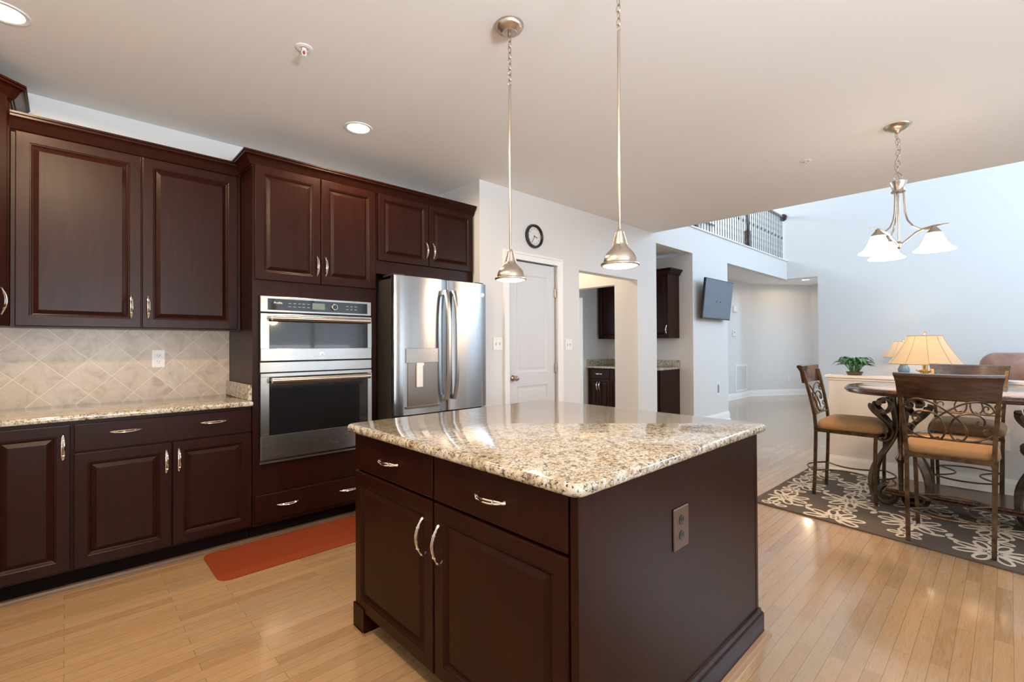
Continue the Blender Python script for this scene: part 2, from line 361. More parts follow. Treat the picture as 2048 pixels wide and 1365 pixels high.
# vestibule, butler's bar and dining room behind the openings
sbox('wall_vestibule', 'wall', (5.27, 5.39, 3.36, 3.585, 0, 2.66), (5.27, 5.39, 3.585, 4.60, 2.05, 2.66), (5.27, 5.39, 4.60, 4.75, 0, 2.66),
     (3.88, 4.0, 3.40, 8.2, 0, 2.66), (4.0, 4.2, 4.75, 4.87, 0, 2.66), (4.2, 5.27, 4.75, 4.87, 2.05, 2.66))
sbox('wall_bar', 'wall', (6.085, 6.79, 4.75, 4.87, 0, 2.66), (5.27, 6.085, 4.75, 4.87, 2.02, 2.66), (6.79, 6.91, 4.87, 8.2, 0, 2.66))
sbox('wall_dining', 'wall', (4.0, 4.5, 8.0, 8.1, 0, 2.66), (6.4, 6.79, 8.0, 8.1, 0, 2.66), (4.5, 6.4, 8.0, 8.1, 0, 0.85), (4.5, 6.4, 8.0, 8.1, 2.4, 2.66))
# walls behind the photographer, with their windows
sbox('wall_front', 'wall', (-0.94, -0.4, -2.72, -2.6, 0, CE), (-0.4, 1.1, -2.72, -2.6, 0, 1.05), (-0.4, 1.1, -2.72, -2.6, 2.2, CE), (1.1, 2.4, -2.72, -2.6, 0, CE),
     (2.4, 4.5, -2.72, -2.6, 0, 0.75), (2.4, 4.5, -2.72, -2.6, 2.25, CE), (4.5, 4.65, -2.72, -2.6, 0, CE), (4.65, 5.55, -2.72, -2.6, 2.25, CE), (5.55, 5.68, -2.72, -2.6, 0, CE))
sbox('wall_great_room_front', 'wall', (5.56, 6.3, -4.4, -4.28, 0, 5.4), (10.5, 11.13, -4.4, -4.28, 0, 5.4), (6.3, 10.5, -4.4, -4.28, 0, 0.45), (6.3, 10.5, -4.4, -4.28, 5.0, 5.4),
     (6.3, 10.5, -4.4, -4.28, 2.6, 2.85), (7.6, 7.8, -4.4, -4.28, 0.45, 5.0), (9.0, 9.2, -4.4, -4.28, 0.45, 5.0), (5.56, 5.68, -4.28, -2.72, 0, CE + .25))
def window(n, x0, x1, z0, z1, y, blinds=False):
    b = MB()
    for q in ((x0, x0 + .05), (x1 - .05, x1), ((x0 + x1) / 2 - .03, (x0 + x1) / 2 + .03)): b.box(q[0], q[1], y - .06, y - .01, z0, z1)
    for q in ((z0, z0 + .05), (z1 - .05, z1)): b.box(x0, x1, y - .06, y - .01, q[0], q[1])
    if blinds:
        k = z0 + .07
        while k < z1 - .05:
            b.rings([[(x, y + .010, k + .004), (x, y + .010, k + .006), (x, y + .045, k + .022), (x, y + .045, k + .020)] for x in (x0 + .02, x1 - .02)]); k += .05
        b.box(x0, x1, y + .0, y + .055, z1 - .05, z1 + .02)
    struct('window_%d' % n, b, 'blind')
window(1, 2.4, 4.5, .75, 2.25, -2.6, True); window(10, 11.9, 12.9, .02, 2.2, 2.50); window(9, 4.65, 5.55, .02, 2.25, -2.6); window(2, -.4, 1.1, 1.05, 2.2, -2.6, False)  # the hall window is made up, to go with its added fill
window(3, 6.3, 7.6, .45, 2.6, -4.3); window(4, 7.8, 9.0, .45, 2.6, -4.3); window(5, 9.2, 10.5, .45, 2.6, -4.3)
window(6, 6.3, 7.6, 2.85, 5.0, -4.3); window(7, 7.8, 9.0, 2.85, 5.0, -4.3); window(8, 9.2, 10.5, 2.85, 5.0, -4.3)
# half wall with its cap
HX = 5.61
sbox('wall_half', 'wall', (HX, HX + .13, -2.6, 1.265, 0, .90))
b = MB(); b.box(HX - .03, HX + .16, -2.6, 1.295, .917, .945, .006); b.box(HX - .012, HX + .142, -2.6, 1.277, .895, .917, .004); struct('trim_1', b, 'trim', 30)
# baseboards
BB = [(0, 0), (.016, 0), (.016, .105), (.011, .118), (.008, .126), (.006, .14), (0, .14)]
SH = [(.0, 0), (.030, 0), (.028, .012), (.022, .018), (.0, .02)]
def baseboard(name, *paths):
    b = MB()
    for p in paths: b.sweep(p, BB); b.sweep(p, SH)
    return struct(name, b, 'trim', 30)
baseboard('baseboard_right', [(HX + .13, 1.265), (HX, 1.265), (HX, -2.6)], [(HX + .13, -2.6), (HX + .13, 1.265)])
baseboard('baseboard_back', [(2.68, 3.24), (2.972, 3.24)], [(3.80, 3.24), (4.09, 3.24), (4.09, 3.36)], [(5.27, 3.585), (5.27, 3.24), (5.735, 3.24), (5.735, 3.36)], [(6.79, 3.46), (6.79, 3.24), (8.05, 3.24), (8.05, 3.36)],
          [(6.085, 4.75), (6.17, 4.75)])
baseboard('baseboard_hall', [(8.05, 4.3), (12.0, 4.3), (13.5, 3.4), (13.5, 2.52)])
baseboard('baseboard_far', [(11.25, 2.676), (11.13, 2.676), (11.13, -4.28)])
b = MB(); b.box(5.67, 11.13, 3.21, 3.40, 3.0, 3.022, .004); struct('trim_2', b, 'trim', 30)
b = MB(); b.sweep([(11.13, 3.40), (11.13, 6.5)], [(o, z + 3.0) for o, z in BB]); struct('baseboard_loft', b, 'trim', 30)
# tiled splash zone
b = MB(); b.box(-0.82, 0.868, 3.902, 3.912, .912, 1.374); struct('wall_backsplash', b, 'tile')
# stained shoe moulding along the cabinet fronts
b = MB(); b.sweep([(-0.6, 3.405), (1.735, 3.405)], [(-.0, 0), (.022, 0), (.021, .008), (.015, .016), (.006, .02), (0, .02)]); struct('trim_3', b, 'quarter', 40)
# pantry door and casing
CAS = [(0, 0), (.0, .012), (.012, .016), (.045, .016), (.055, .024), (.07, .024), (.07, 0)]
def casing(name, x0, x1, z1, y):
    b = MB()
    for (pa, pb, pc, pd) in (((x0, 0), (x0, z1), (x0, z1), (x1, z1)), ):
        ring = []
        pts = [(x0, 0.0), (x0, z1), (x1, z1), (x1, 0.0)]
        for i, (x, z) in enumerate(pts):
            sx = -1 if i < 2 else 1; sz = 1 if i in (1, 2) else 0
            ring.append([(x + sx * o, y - t, z + sz * o) for o, t in CAS])
        b.rings(ring)
    return struct(name, b, 'trim', 30)
casing('trim_4', DX0 - .015, DX1 + .015, DZ + .012, 3.24)

def panel_loops(b, x0, x1, z0, z1, loops, y=0.0, cap=True):
    """nested rectangles (inset, y) from outside to inside, facing -y"""
    rs = [[(x0 + i, y + d, z0 + i), (x1 - i, y + d, z0 + i), (x1 - i, y + d, z1 - i), (x0 + i, y + d, z1 - i)] for i, d in loops]
    return b.rings(rs, False, cap)
def door_front(b, w, h, fr=.062, t=.020, gap=.0015, flat=False):
    x0, x1, z0, z1 = gap, w - gap, gap, h - gap
    loops = [(0, 0), (0, -t + .004), (.001, -t + .0015), (.004, -t)]
    if not flat:
        loops += [(fr - .010, -t), (fr - .006, -t + .003), (fr - .003, -t + .003), (fr, -t + .007), (fr + .007, -t + .011), (fr + .010, -t + .0095), (fr + .022, -t + .004), (fr + .027, -t + .0015), (fr + .031, -t + .0015)]
    panel_loops(b, x0, x1, z0, z1, loops)
    b.add([(x0, 0, z0), (x1, 0, z0), (x1, 0, z1), (x0, 0, z1)], [(0, 1, 2, 3)]); return b
def handle_mesh(b, L=.128, horiz=False, y0=-.020):
    n = 15
    def P(u, lat, out): return (u, y0 - out, lat) if horiz else (lat, y0 - out, u)
    for sg in (-1, 1):
        b.tube([P(L / 2 * (-1 + 2 * i / (n - 1)), sg * .0048 * (1 - abs(-1 + 2 * i / (n - 1)) ** 4), .006 + .024 * (1 - (-1 + 2 * i / (n - 1)) ** 2)) for i in range(n)], .0032, 6)
    for e in (-1, 1):
        b.tube([P(e * L * .52, 0, -.0), P(e * L * .50, 0, .006), P(e * L * .44, 0, .0115)], [.0058, .0055, .0045], 8)
        q = e * .30; c = .006 + .024 * (1 - q * q * 4)
        b.tube([P(e * L * .30 - .002, 0, .0215), P(e * L * .30 + .002, 0, .0205)], .0083, 8)
    return b
def add_door(t, Mx, w, h, handle=None, fr=.062, name='door', flat=False, hh=False):
    d = t.part(name, door_front(t.mb(Mx), w, h, fr, flat=flat), 'cab', smooth=20)
    hs = handle if isinstance(handle, list) else ([handle] if handle else [])
    for (hx, hz) in hs:
        t.part('handle', handle_mesh(t.mb(Mx @ Matrix.Translation((hx, 0, hz))), .128, hh), 'chrome', d, 'polished nickel bar pull' if 0 else None)
    return d
CROWN = [(0, -.03), (.006, -.03), (.010, -.022), (.016, -.020), (.026, -.004), (.038, .018), (.050, .034), (.056, .036), (.056, .046), (.062, .050), (.062, .060), (0, .060)]
def crown(t, path, z): t.part('crown_molding', t.mb().sweep(path, [(o, q + z) for o, q in CROWN]), 'cab', smooth=35)

# ------------------------------------------------------------------ pantry door
b = MB(); b.M = F(DX0, 3.265)
panel_loops(b, 0, DX1 - DX0, .008, DZ, [(0, .035), (0, 0)], cap=False)
Wd = DX1 - DX0; x0, x1 = .115, Wd - .115
for (a, c) in ((.008, .22), (.86, .99), (1.95, DZ)): b.add([(0, 0, a), (Wd, 0, a), (Wd, 0, c), (0, 0, c)], [(0, 1, 2, 3)])
for (a, c) in ((.22, .86), (.99, 1.95)):
    b.add([(0, 0, a), (x0, 0, a), (x0, 0, c), (0, 0, c)], [(0, 1, 2, 3)]); b.add([(x1, 0, a), (Wd, 0, a), (Wd, 0, c), (x1, 0, c)], [(0, 1, 2, 3)])
    panel_loops(b, x0, x1, a, c, [(0, 0), (.008, .006), (.020, .009), (.026, .009), (.045, .003), (.05, .003)])
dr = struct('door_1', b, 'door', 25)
k = MB(); k.lathe([(.0, -.07), (.018, -.068), (.027, -.055), (.027, -.045), (.014, -.034), (.011, -.02), (.028, -.010), (.032, 0)], (3.105, 3.265, .943), 20, 'y'); k.build('door_knob', 'nickel', dr, 40, loc=(0, 0, 0))['label'] = 'brushed nickel round knob'
for hz in (1.80, 1.02, .25):
    k = MB(); k.tube([(DX1 + .004, 3.252, hz - .045), (DX1 + .004, 3.252, hz + .045)], .007, 8); k.box(DX1 - .012, DX1 + .008, 3.256, 3.264, hz - .045, hz + .045); k.build('hinge', 'nickel', dr, 30, loc=(0, 0, 0))

# ------------------------------------------------------------------ wall cabinets
WY = 3.60   # face frame plane of the wall cabinets (doors stand 20 mm proud)
t = T('wall_cabinet', (-.21, 3.91, 1.372), 'two-door dark espresso wall cabinet above the tiled backsplash', 'cabinet')
b = t.mb(); b.box(-.208, .866, WY, 3.908, 1.374, 2.43); b.box(-.208, .866, WY - .001, WY + .02, 1.374, 2.43); b.box(-.20, .86, WY + .0, WY + .02, 1.366, 1.376); t.part('body', b, 'cab')
add_door(t, F(-.193, WY, 1.374), .526, 1.034, (.478, .126)); add_door(t, F(.335, WY, 1.374), .512, 1.034, (.030, .126))
crown(t, [(-.209, WY), (.866, WY)], 2.432)
t = T('corner_wall_cabinet', (-.82, 3.91, 1.372), 'taller angled corner wall cabinet with dark wood door at left edge', 'cabinet')
b = t.mb(); b.rings([[(-.818, 3.908, z), (-.818, 3.30, z), (-.52, 3.30, z), (-.211, 3.585, z), (-.211, 3.908, z)] for z in (1.374, 2.59)])
t.part('body', b, 'cab')
ang = math.degrees(math.atan2(.285, .309)); ln = math.hypot(.285, .309)
add_door(t, F(-.52, 3.30, 1.374, ang) @ Matrix.Translation((.02, 0, 0)), ln - .045, 1.20, (ln - .075, .126))
crown(t, [(-.52 - .2, 3.30), (-.52, 3.30), (-.211, 3.585), (-.211, 3.90)], 2.58)

# ------------------------------------------------------------------ base cabinets
BY = 3.345
def base_body(t, x0, x1):
    b = t.mb(); b.box(x0, x1, BY, 3.905, .105, .880); t.part('body', b, 'cab')
    b = t.mb(); b.box(x0, x1, BY + .062, 3.90, 0, .105); t.part('toe_kick', b, 'kick')
t = T('base_cabinet', (-.28, 3.9, 0), 'dark base cabinet with one full-height door left of the wide drawer', 'cabinet')
base_body(t, -.60, .0295); add_door(t, F(-.29, BY, .115), .314, .748, (.284, .634))
t = T('base_cabinet', (.03, 3.9, 0), 'dark base cabinet with a wide two-pull drawer over two doors', 'cabinet')
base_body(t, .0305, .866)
add_door(t, F(.034, BY, .716), .832, .147, [(.208, .09), (.622, .09)], name='drawer', flat=True, hh=True)
add_door(t, F(.034, BY, .115), .415, .597, (.388, .488)); add_door(t, F(.451, BY, .115), .415, .597, (.030, .488))
# counter on them
b = MB(); b.plate([(-.80, 3.30), (.867, 3.30), (.867, 3.900), (-.80, 3.900)], [(.012, .882), (.004, .884), (0, .890), (0, .903), (.004, .911), (.012, .914)])
t = T('countertop', (.0, 3.6, .882), 'speckled granite countertop under the wall cabinets', 'countertop')
t.part('slab', b, 'granite')
b = MB(); b.box(.846, .8675, 3.325, 3.90, .9145, 1.016, .003); t.part('side_splash', b, 'granite')

# ------------------------------------------------------------------ tall oven cabinet and fridge cabinet
TY = 3.33
t = T('oven_cabinet', (1.295, 3.6, 0), 'tall dark oven cabinet with two doors above the built-in ovens', 'cabinet')
b = t.mb(); b.box(.8695, .905, TY, 3.905, .105, 2.43); b.box(1.672, 1.717, TY, 3.905, .105, 2.43); b.box(.905, 1.672, TY, 3.905, 1.590, 2.43); b.box(.905, 1.672, TY, 3.905, .105, .500); b.box(.905, 1.672, 3.86, 3.905, .5, 1.59)
t.part('body', b, 'cab')
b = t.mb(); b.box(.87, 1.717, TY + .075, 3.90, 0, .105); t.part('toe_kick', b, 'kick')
add_door(t, F(.880, TY, 1.690), .420, .744, (.393, .127)); add_door(t, F(1.302, TY, 1.690), .413, .744, (.030, .127))
add_door(t, F(.878, TY, .130), .836, .175, [(.20, .093), (.62, .093)], name='drawer', flat=True, hh=True)
crown(t, [(.8695, 3.90), (.8695, TY), (1.717, TY)], 2.445)
t = T('fridge_cabinet', (2.19, 3.6, 1.86), 'dark two-door cabinet above the stainless refrigerator', 'cabinet')
b = t.mb(); b.box(1.719, 2.672, TY, 3.905, 1.815, 2.43); b.box(1.719, 1.738, TY + .02, 3.905, 0, 1.815); b.box(2.652, 2.672, TY, 3.905, 0, 1.815); t.part('body', b, 'cab')
add_door(t, F(1.738, TY, 1.915), .456, .520, (.428, .128), fr=.055); add_door(t, F(2.197, TY, 1.915), .465, .520, (.036, .128), fr=.055)
crown(t, [(1.717, TY), (2.672, TY), (2.672, 3.23)][:2], 2.445)

# ------------------------------------------------------------------ wall oven combination
OY = 3.318
t = T('wall_oven', (1.29, 3.6, .5), 'stainless microwave and oven combination built into the tall cabinet', 'oven')
b = t.mb(); b.box(.907, 1.670, OY, 3.84, .504, 1.588); t.part('body', b, 'dark')
b = t.mb(); b.box(.907, 1.668, OY - .026, OY, 1.484, 1.588, .003); cp = t.part('control_panel', b, 'steel')
b = t.mb(); b.box(.95, 1.635, OY - .029, OY - .026, 1.497, 1.572); b.mi = 1
for gx, n in ((1.075, 3), (1.165, 2), (1.47, 3)):
    for i in range(n):
        for r in (0, 1): b.box(gx + i * .032, gx + i * .032 + .018, OY - .0302, OY - .029, 1.522 + r * .022, 1.5245 + r * .022)
t.part('glass_strip', b, ['blackglass', 'ink'], cp)
b = t.mb(); b.box(1.232, 1.318, OY - .0305, OY - .029, 1.513, 1.556); t.part('display', b, 'lcd', cp)
b = t.mb(); b.lathe([(.023, 0), (.023, -.012), (.019, -.016), (.0, -.016)], (1.385, OY - .029, 1.535), 24, 'y'); t.part('dial', b, 'chrome', cp)
b = t.mb(); b.lathe([(.017, -.0165), (.0, -.017)], (1.385, OY - .029, 1.535), 24, 'y'); t.part('dial_cap', b, 'black', cp)
b = t.mb(F(1.012, OY - .0295, 1.545)); b.text('Profile', .020); t.part('lettering', b, 'white', cp, smooth=0)
def odoor(z0, z1, gx0, gx1, g0, g1, name):
    b = t.mb()
    b.box(.907, 1.668, OY - .030, OY, z0, g0, .002); b.box(.907, 1.668, OY - .030, OY, g1, z1, .002); b.box(.907, gx0, OY - .030, OY, g0, g1); b.box(gx1, 1.668, OY - .030, OY, g0, g1)
    d = t.part(name, b, 'steel')
    b = t.mb(); b.box(gx0, gx1, OY - .029, OY - .004, g0, g1); t.part('window', b, 'blackglass', d)
    return d
def obar(d, z):
    b = t.mb(); n = 13
    pts = [(.962 + (1.632 - .962) * i / (n - 1), OY - .030 - .045 - .012 * (1 - (2 * i / (n - 1) - 1) ** 2), z) for i in range(n)]
    b.tube(pts, .0185, 14)
    for px in (.975, 1.619): b.tube([(px, OY - .02, z), (px, OY - .075, z)], .012, 10)
    t.part('handle', b, 'nickel', d)
d = odoor(1.166, 1.474, .957, 1.637, 1.246, 1.44, 'microwave_door'); obar(d, 1.442)
b = t.mb(); b.lathe([(.016, 0), (.016, -.003), (.0, -.004)], (1.295, OY - .030, 1.206), 20, 'y'); t.part('badge', b, 'chrome', d)
b = t.mb(F(1.295, OY - .0345, 1.206)); b.text('GE', .015); t.part('lettering', b, 'black', d, smooth=0)
b = t.mb(); b.box(.905, 1.671, OY - .024, OY, 1.092, 1.158, .002); t.part('trim_strip', b, 'steel')
for z0_, z1_ in ((1.476, 1.482), (1.160, 1.164)):
    b = t.mb()
    for i in range(6): b.box(.98 + i * .105, 1.07 + i * .105, OY - .0245, OY - .001, z0_, z1_)
    t.part('vent_grille', b, 'dark')
d = odoor(.530, 1.086, .957, 1.637, .684, 1.062, 'oven_door'); obar(d, 1.040)
b = t.mb(); b.box(.905, 1.671, OY - .022, OY, .503, .516, .002); t.part('bottom_trim', b, 'steel')

# ------------------------------------------------------------------ refrigerator
t = T('refrigerator', (2.19, 3.5, 0), 'stainless french-door refrigerator with ice dispenser', 'refrigerator')
FX0, FX1, FM, FY = 1.762, 2.646, 2.234, 3.10
b = t.mb(); b.box(FX0 + .004, FX1 - .004, 3.175, 3.86, .03, 1.765, .004); b.box(FX0 + .02, FX1 - .02, 3.20, 3.80, 0, .03); t.part('case', b, 'steeld')
def fdoor(x0, x1, z0, z1, bulge=.012):
    b = t.mb(); n = 12; rs = []
    xs = [x0 + (x1 - x0) * i / n for i in range(n + 1)]
    prof = []
    for i, x in enumerate(xs):
        u = 2 * i / n - 1; prof.append((x, FY + bulge * u ** 2 + (.010 if i in (0, n) else 0)))
    ring = prof + [(x1, 3.168), (x0, 3.168)]
    b.rings([[(x, y, z) for x, y in ring] for z in (z0, z1)]); return b
ld = t.part('left_door', fdoor(FX0, FM - .003, .74, 1.785), 'steelv', label='left door with the ice dispenser', smooth=25)
rd = t.part('right_door', fdoor(FM + .003, FX1, .74, 1.785), 'steelv', label='right door with the round badge', smooth=25)
fd = t.part('freezer_drawer', fdoor(FX0, FX1, .09, .73), 'steelv', smooth=25)
def fhandle(x, door):
    b = t.mb(); n = 17; rs = []
    for i in range(n):
        u = 2 * i / (n - 1) - 1; z = 1.265 + u * .435; y = FY - .022 - .045 * (1 - u ** 4)
        w = .019
        rs.append([(x - w, y, z), (x - w * .6, y - .014, z), (x + w * .6, y - .014, z), (x + w, y, z), (x + w * .6, y + .008, z), (x - w * .6, y + .008, z)])
    b.rings(rs)
    for z in (.85, 1.68): b.box(x - .014, x + .014, FY - .03, FY + .012, z - .02, z + .02, .003)
    t.part('handle', b, 'steelv', door)
fhandle(FM - .040, ld); fhandle(FM + .040, rd)
b = t.mb(); b.box(1.846, 2.140, FY - .008, FY + .012, 1.130, 1.240, .002); b.mi = 1
for zz in (1.215, 1.185, 1.147):
    for xx in ((1.885, 2.095) if zz > 1.15 else (1.885, 1.94, 1.99, 2.045, 2.095)): b.box(xx - .009, xx + .009, FY - .0088, FY - .008, zz - .0014, zz + .0014)
t.part('dispenser_panel', b, ['steel', 'ink'], ld)
b = t.mb(); b.box(1.862, 2.128, FY - .0045, FY + .010, .800, 1.130); b.box(1.846, 2.138, FY - .016, FY + .01, .786, .802, .002); t.part('dispenser_recess', b, m_steel('dark_brushed_steel', (0.30, 0.26, 0.23), 'z', .3), ld)
b = t.mb(); b.box(1.930, 1.985, FY - .022, FY - .006, .945, 1.108, .004); b.box(1.935, 1.995, FY - .016, FY - .006, 1.108, 1.13); t.part('dispenser_paddle', b, 'white', ld)
b = t.mb(); b.lathe([(.016, 0), (.016, -.003), (0, -.004)], (2.600, FY + .009, 1.690), 20, 'y'); t.part('badge', b, 'chrome', rd)
b = t.mb(F(2.600, FY + .0045, 1.690)); b.text('GE', .015); t.part('lettering', b, 'black', rd, smooth=0)
for hx_ in (FX0 + .01, FX1 - .10): b = t.mb(); b.box(hx_, hx_ + .09, 3.14, 3.30, 1.786, 1.80, .003); t.part('hinge_cover', b, 'steeld')

# ------------------------------------------------------------------ kitchen island
IX0, IX1, IY0, IY1 = .965, 2.172, .765, 2.028
t = T('kitchen_island', (1.57, 1.40, 0), 'dark wood island cabinet with two drawers and two doors', 'island')
b = t.mb(); b.box(IX0 + .001, IX1, IY0 + .001, IY1, .105, .880); t.part('body', b, 'cab')
b = t.mb(); b.box(IX0 - .018, IX1 + .004, IY0 - .006, IY0 + .02, .0, .880, .002); b.box(IX1 - .02, IX1 + .006, IY0 - .008, IY1, 0, .880, .002); t.part('end_panel', b, 'cab')
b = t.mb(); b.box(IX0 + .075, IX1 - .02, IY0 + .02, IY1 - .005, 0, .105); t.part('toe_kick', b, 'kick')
b = t.mb(); b.box(IX0 - .026, IX0 + .06, IY1 - .095, IY1 + .004, .012, .118, .002); t.part('foot', b, 'cab')
b = t.mb(); b.sweep([(IX0 + .075, IY1 + .004), (IX0 - .026, IY1 + .004), (IX0 - .026, IY1 - .095), (IX0 + .06, IY1 - .095)], [(o, z) for o, z in reversed([(0, 0), (-.022, 0), (-.021, .008), (-.015, .016), (-.006, .02), (0, .02)])]); t.part('foot_molding', b, 'oakshoe')
path = [(IX1 + .006, IY1), (IX1 + .006, IY0 - .006), (IX0 - .018, IY0 - .006)]
b = t.mb(); b.sweep(path, [(-o, z) for o, z in [(0, 0), (.018, 0), (.018, .095), (.014, .104), (.010, .108), (.008, .120), (0, .122)]]); b.M = Matrix.Identity(4); t.part('base_molding', b, 'cab')
b = t.mb(); b.sweep(path, [(-o, z) for o, z in [(.018, 0), (.042, 0), (.040, .010), (.033, .018), (.018, .021)]]); t.part('shoe_molding', b, 'oakshoe')
RX = F(IX0, IY1, 0, -90)
for k in (0, 1):
    u0 = .004 + k * .620; w = .614
    add_door(t, RX @ Matrix.Translation((u0, 0, .716)), w, .156, (w / 2, .078) if k == 0 else (w / 2 - .0, .078), name='drawer', flat=True, hh=True)
    add_door(t, RX @ Matrix.Translation((u0, 0, .098)), w, .610, (.552, .47) if k == 0 else (.004 + .010, .47) if 0 else (.034, .47))
b = t.mb(); b.box(1.434, 1.536, IY0 - .0115, IY0 - .006, .585, .722, .003); ol = t.part('outlet_plate', b, 'brownp', label='brown outlet plate')
for z in (.629, .679):
    b = t.mb(); b.lathe([(.017, 0), (.017, -.002), (0, -.0022)], (1.485, IY0 - .0115, z), 16, 'y'); b.box(1.477, 1.480, IY0 - .0145, IY0 - .0135, z - .002, z + .008); b.box(1.490, 1.493, IY0 - .0145, IY0 - .0135, z - .002, z + .008); t.part('socket', b, 'black', ol)
def rounded(x0, x1, y0, y1, r, n=6):
    out = []
    for cx, cy, a0 in ((x1 - r, y1 - r, 0), (x0 + r, y1 - r, 90), (x0 + r, y0 + r, 180), (x1 - r, y0 + r, 270)):
        for i in range(n + 1):
            a = radians(a0 + 90 * i / n); out.append((cx + r * cos(a), cy + r * sin(a)))
    return out
EDGE = [(.016, .8805), (.006, .8825), (.001, .888), (0, .896), (.001, .905), (.005, .911), (.012, .914)]
b = MB(); b.plate(rounded(.908, 2.222, .726, 2.046, .035), EDGE)
tag(b.build('island_countertop', 'granite', None, 40, loc=(1.57, 1.4, .88)), 'polished speckled granite slab topping the kitchen island', 'countertop')

# ------------------------------------------------------------------ red anti-fatigue mat
b = MB(); b.plate(rounded(.60, 1.60, 2.905, 3.36, .065), [(0, .0005), (0, .004), (.012, .008), (.045, .019), (.055, .020)])
tag(b.build('kitchen_mat', 'redmat', None, 30, loc=(1.1, 3.1, 0)), 'terracotta red kitchen mat on the floor before the ovens', 'mat')

# ------------------------------------------------------------------ wall plates
def plate_obj(name, Mx, w, h, label, cat, kind, color='white', group=None):
    o = thing(name, Mx.translation, label, cat, group); o.rotation_euler = Mx.to_euler()
    b = MB(); b.box(-w / 2, w / 2, -.006, 0, -h / 2, h / 2, .002); b.build('plate', color, o, 30)
    b = MB()
    if kind == 'outlet':
        for z in (-.02, .02):
            k = MB(); k.box(-.017, .017, -.0085, -.006, z - .014, z + .014, .002); s_ = k.build('socket', color, o, 30)
            k = MB(); k.box(-.008, -.0055, -.009, -.0084, z - .002, z + .008); k.box(.0055, .008, -.009, -.0084, z - .002, z + .008); k.tube([(0, -.009, z - .008), (0, -.0084, z - .008)], .0025, 8); k.build('slot', 'dark', s_, 0)
    elif kind == 'toggle':
        for x in (-.023, .023):
            k = MB(); k.box(x - .005, x + .005, -.018, -.005, -.004, .014, .002); k.build('toggle', color, o, 30)
            k = MB(); k.box(x - .006, x + .006, -.0066, -.006, -.013, .013); k.build('slot', 'ink', o, 0)
    return o
plate_obj('wall_outlet', F(.452, 3.902, 1.182), .072, .118, 'white outlet on the diamond-tiled backsplash', 'outlet', 'outlet')
plate_obj('light_switch', F(2.888, 3.24, 1.272), .116, .118, 'white double switch between refrigerator and pantry door', 'switch', 'toggle')
plate_obj('light_switch', F(3.903, 3.24, 1.262), .116, .118, 'white double switch right of the pantry door', 'switch', 'toggle')
plate_obj('wall_outlet', F(13.0 - .083, 3.75 - .005, .42, -31), .08, .12, 'white outlet low on the angled hallway wall', 'outlet', 'outlet')
plate_obj('wall_outlet', F(HX, .042, .43, -90), .072, .118, 'white outlet on the half wall behind the dining chairs', 'outlet', 'outlet')
o = plate_obj('cable_plate', F(7.642, 3.24, .539), .13, .22, 'white recessed cable plate low under the television', 'outlet', None)
b = MB(); b.plate(rounded(-.035, .035, -.07, .07, .03), [(0, 0), (0, .002)])
b.v = [Vector((p.x, -.006 - p.z, p.y)) for p in b.v]; b.build('opening', 'blue', o, 0)
b = MB(); b.box(10.955, 11.165, 4.268, 4.3, 1.985, 2.115, .006); o = thing('alarm_speaker', (11.06, 4.3, 2.05), 'white chime box high on the hall wall beside the television', 'chime'); b.build('case', 'white', o, 30, loc=(11.06, 4.3, 2.05))
b = MB(); b.box(10.975, 11.145, 4.266, 4.27, 1.975, 1.984); b.build('grille', 'ink', o, 0, loc=(11.06, 4.3, 2.05))
o = thing('thermostat', (10.993, 4.3, 1.50), 'small white thermostat on the hall wall above the air vent', 'thermostat')
b = MB(); b.box(10.92, 11.07, 4.272, 4.3, 1.43, 1.57, .006); b.build('case', 'white', o, 30, loc=(10.993, 4.3, 1.5))
b = MB(); b.box(10.95, 11.03, 4.270, 4.273, 1.50, 1.55); b.build('display', 'ink', o, 0, loc=(10.993, 4.3, 1.5))
o = thing('air_vent', (11.41, 4.3, .48), 'tall white return air vent low on the hall wall', 'vent')
b = MB(); b.box(11.06, 11.75, 4.286, 4.3, .16, .20); b.box(11.06, 11.75, 4.286, 4.3, .74, .78); b.box(11.06, 11.11, 4.286, 4.3, .2, .74); b.box(11.70, 11.75, 4.286, 4.3, .2, .74); b.build('frame', 'trim', o, 0, loc=(11.41, 4.3, .48))
b = MB()
for i in range(22): b.box(11.115 + i * .0268, 11.128 + i * .0268, 4.288, 4.299, .2, .74)
b.build('grille', 'blind', o, 0, loc=(11.41, 4.3, .48))
# clock
o = thing('wall_clock', (3.373, 3.24, 2.337), 'round black-rimmed wall clock above the pantry door', 'clock')
CL = (3.373, 3.24, 2.337)
b = MB(); b.lathe([(.118, 0), (.120, -.012), (.114, -.030), (.104, -.034), (.094, -.024), (.092, -.012)], CL, 40, 'y'); b.build('rim', 'black', o, 40, loc=CL)
b = MB(); b.lathe([(.094, -.010), (0, -.0102)], CL, 40, 'y'); b.mi = 1
for h in range(1, 13):
    a = radians(90 - 30 * h); b.M = F(CL[0] + .074 * cos(a), CL[1] - .0108, CL[2] + .074 * sin(a)); b.text(str(h), .024)
b.build('dial', ['clockface', 'black'], o, 0, loc=CL)
def hand(name, ang, L, w, y):
    b = MB(); b.M = Matrix.Translation((CL[0], CL[1] + y, CL[2])) @ Matrix.Rotation(radians(ang), 4, 'Y'); b.box(-w / 2, w / 2, -.0008, .0008, -.012, L); b.build(name, 'black', o, 0, loc=CL)
hand('hour_hand', 106, .045, .006, -.0135); hand('minute_hand', 208, .07, .004, -.0155)

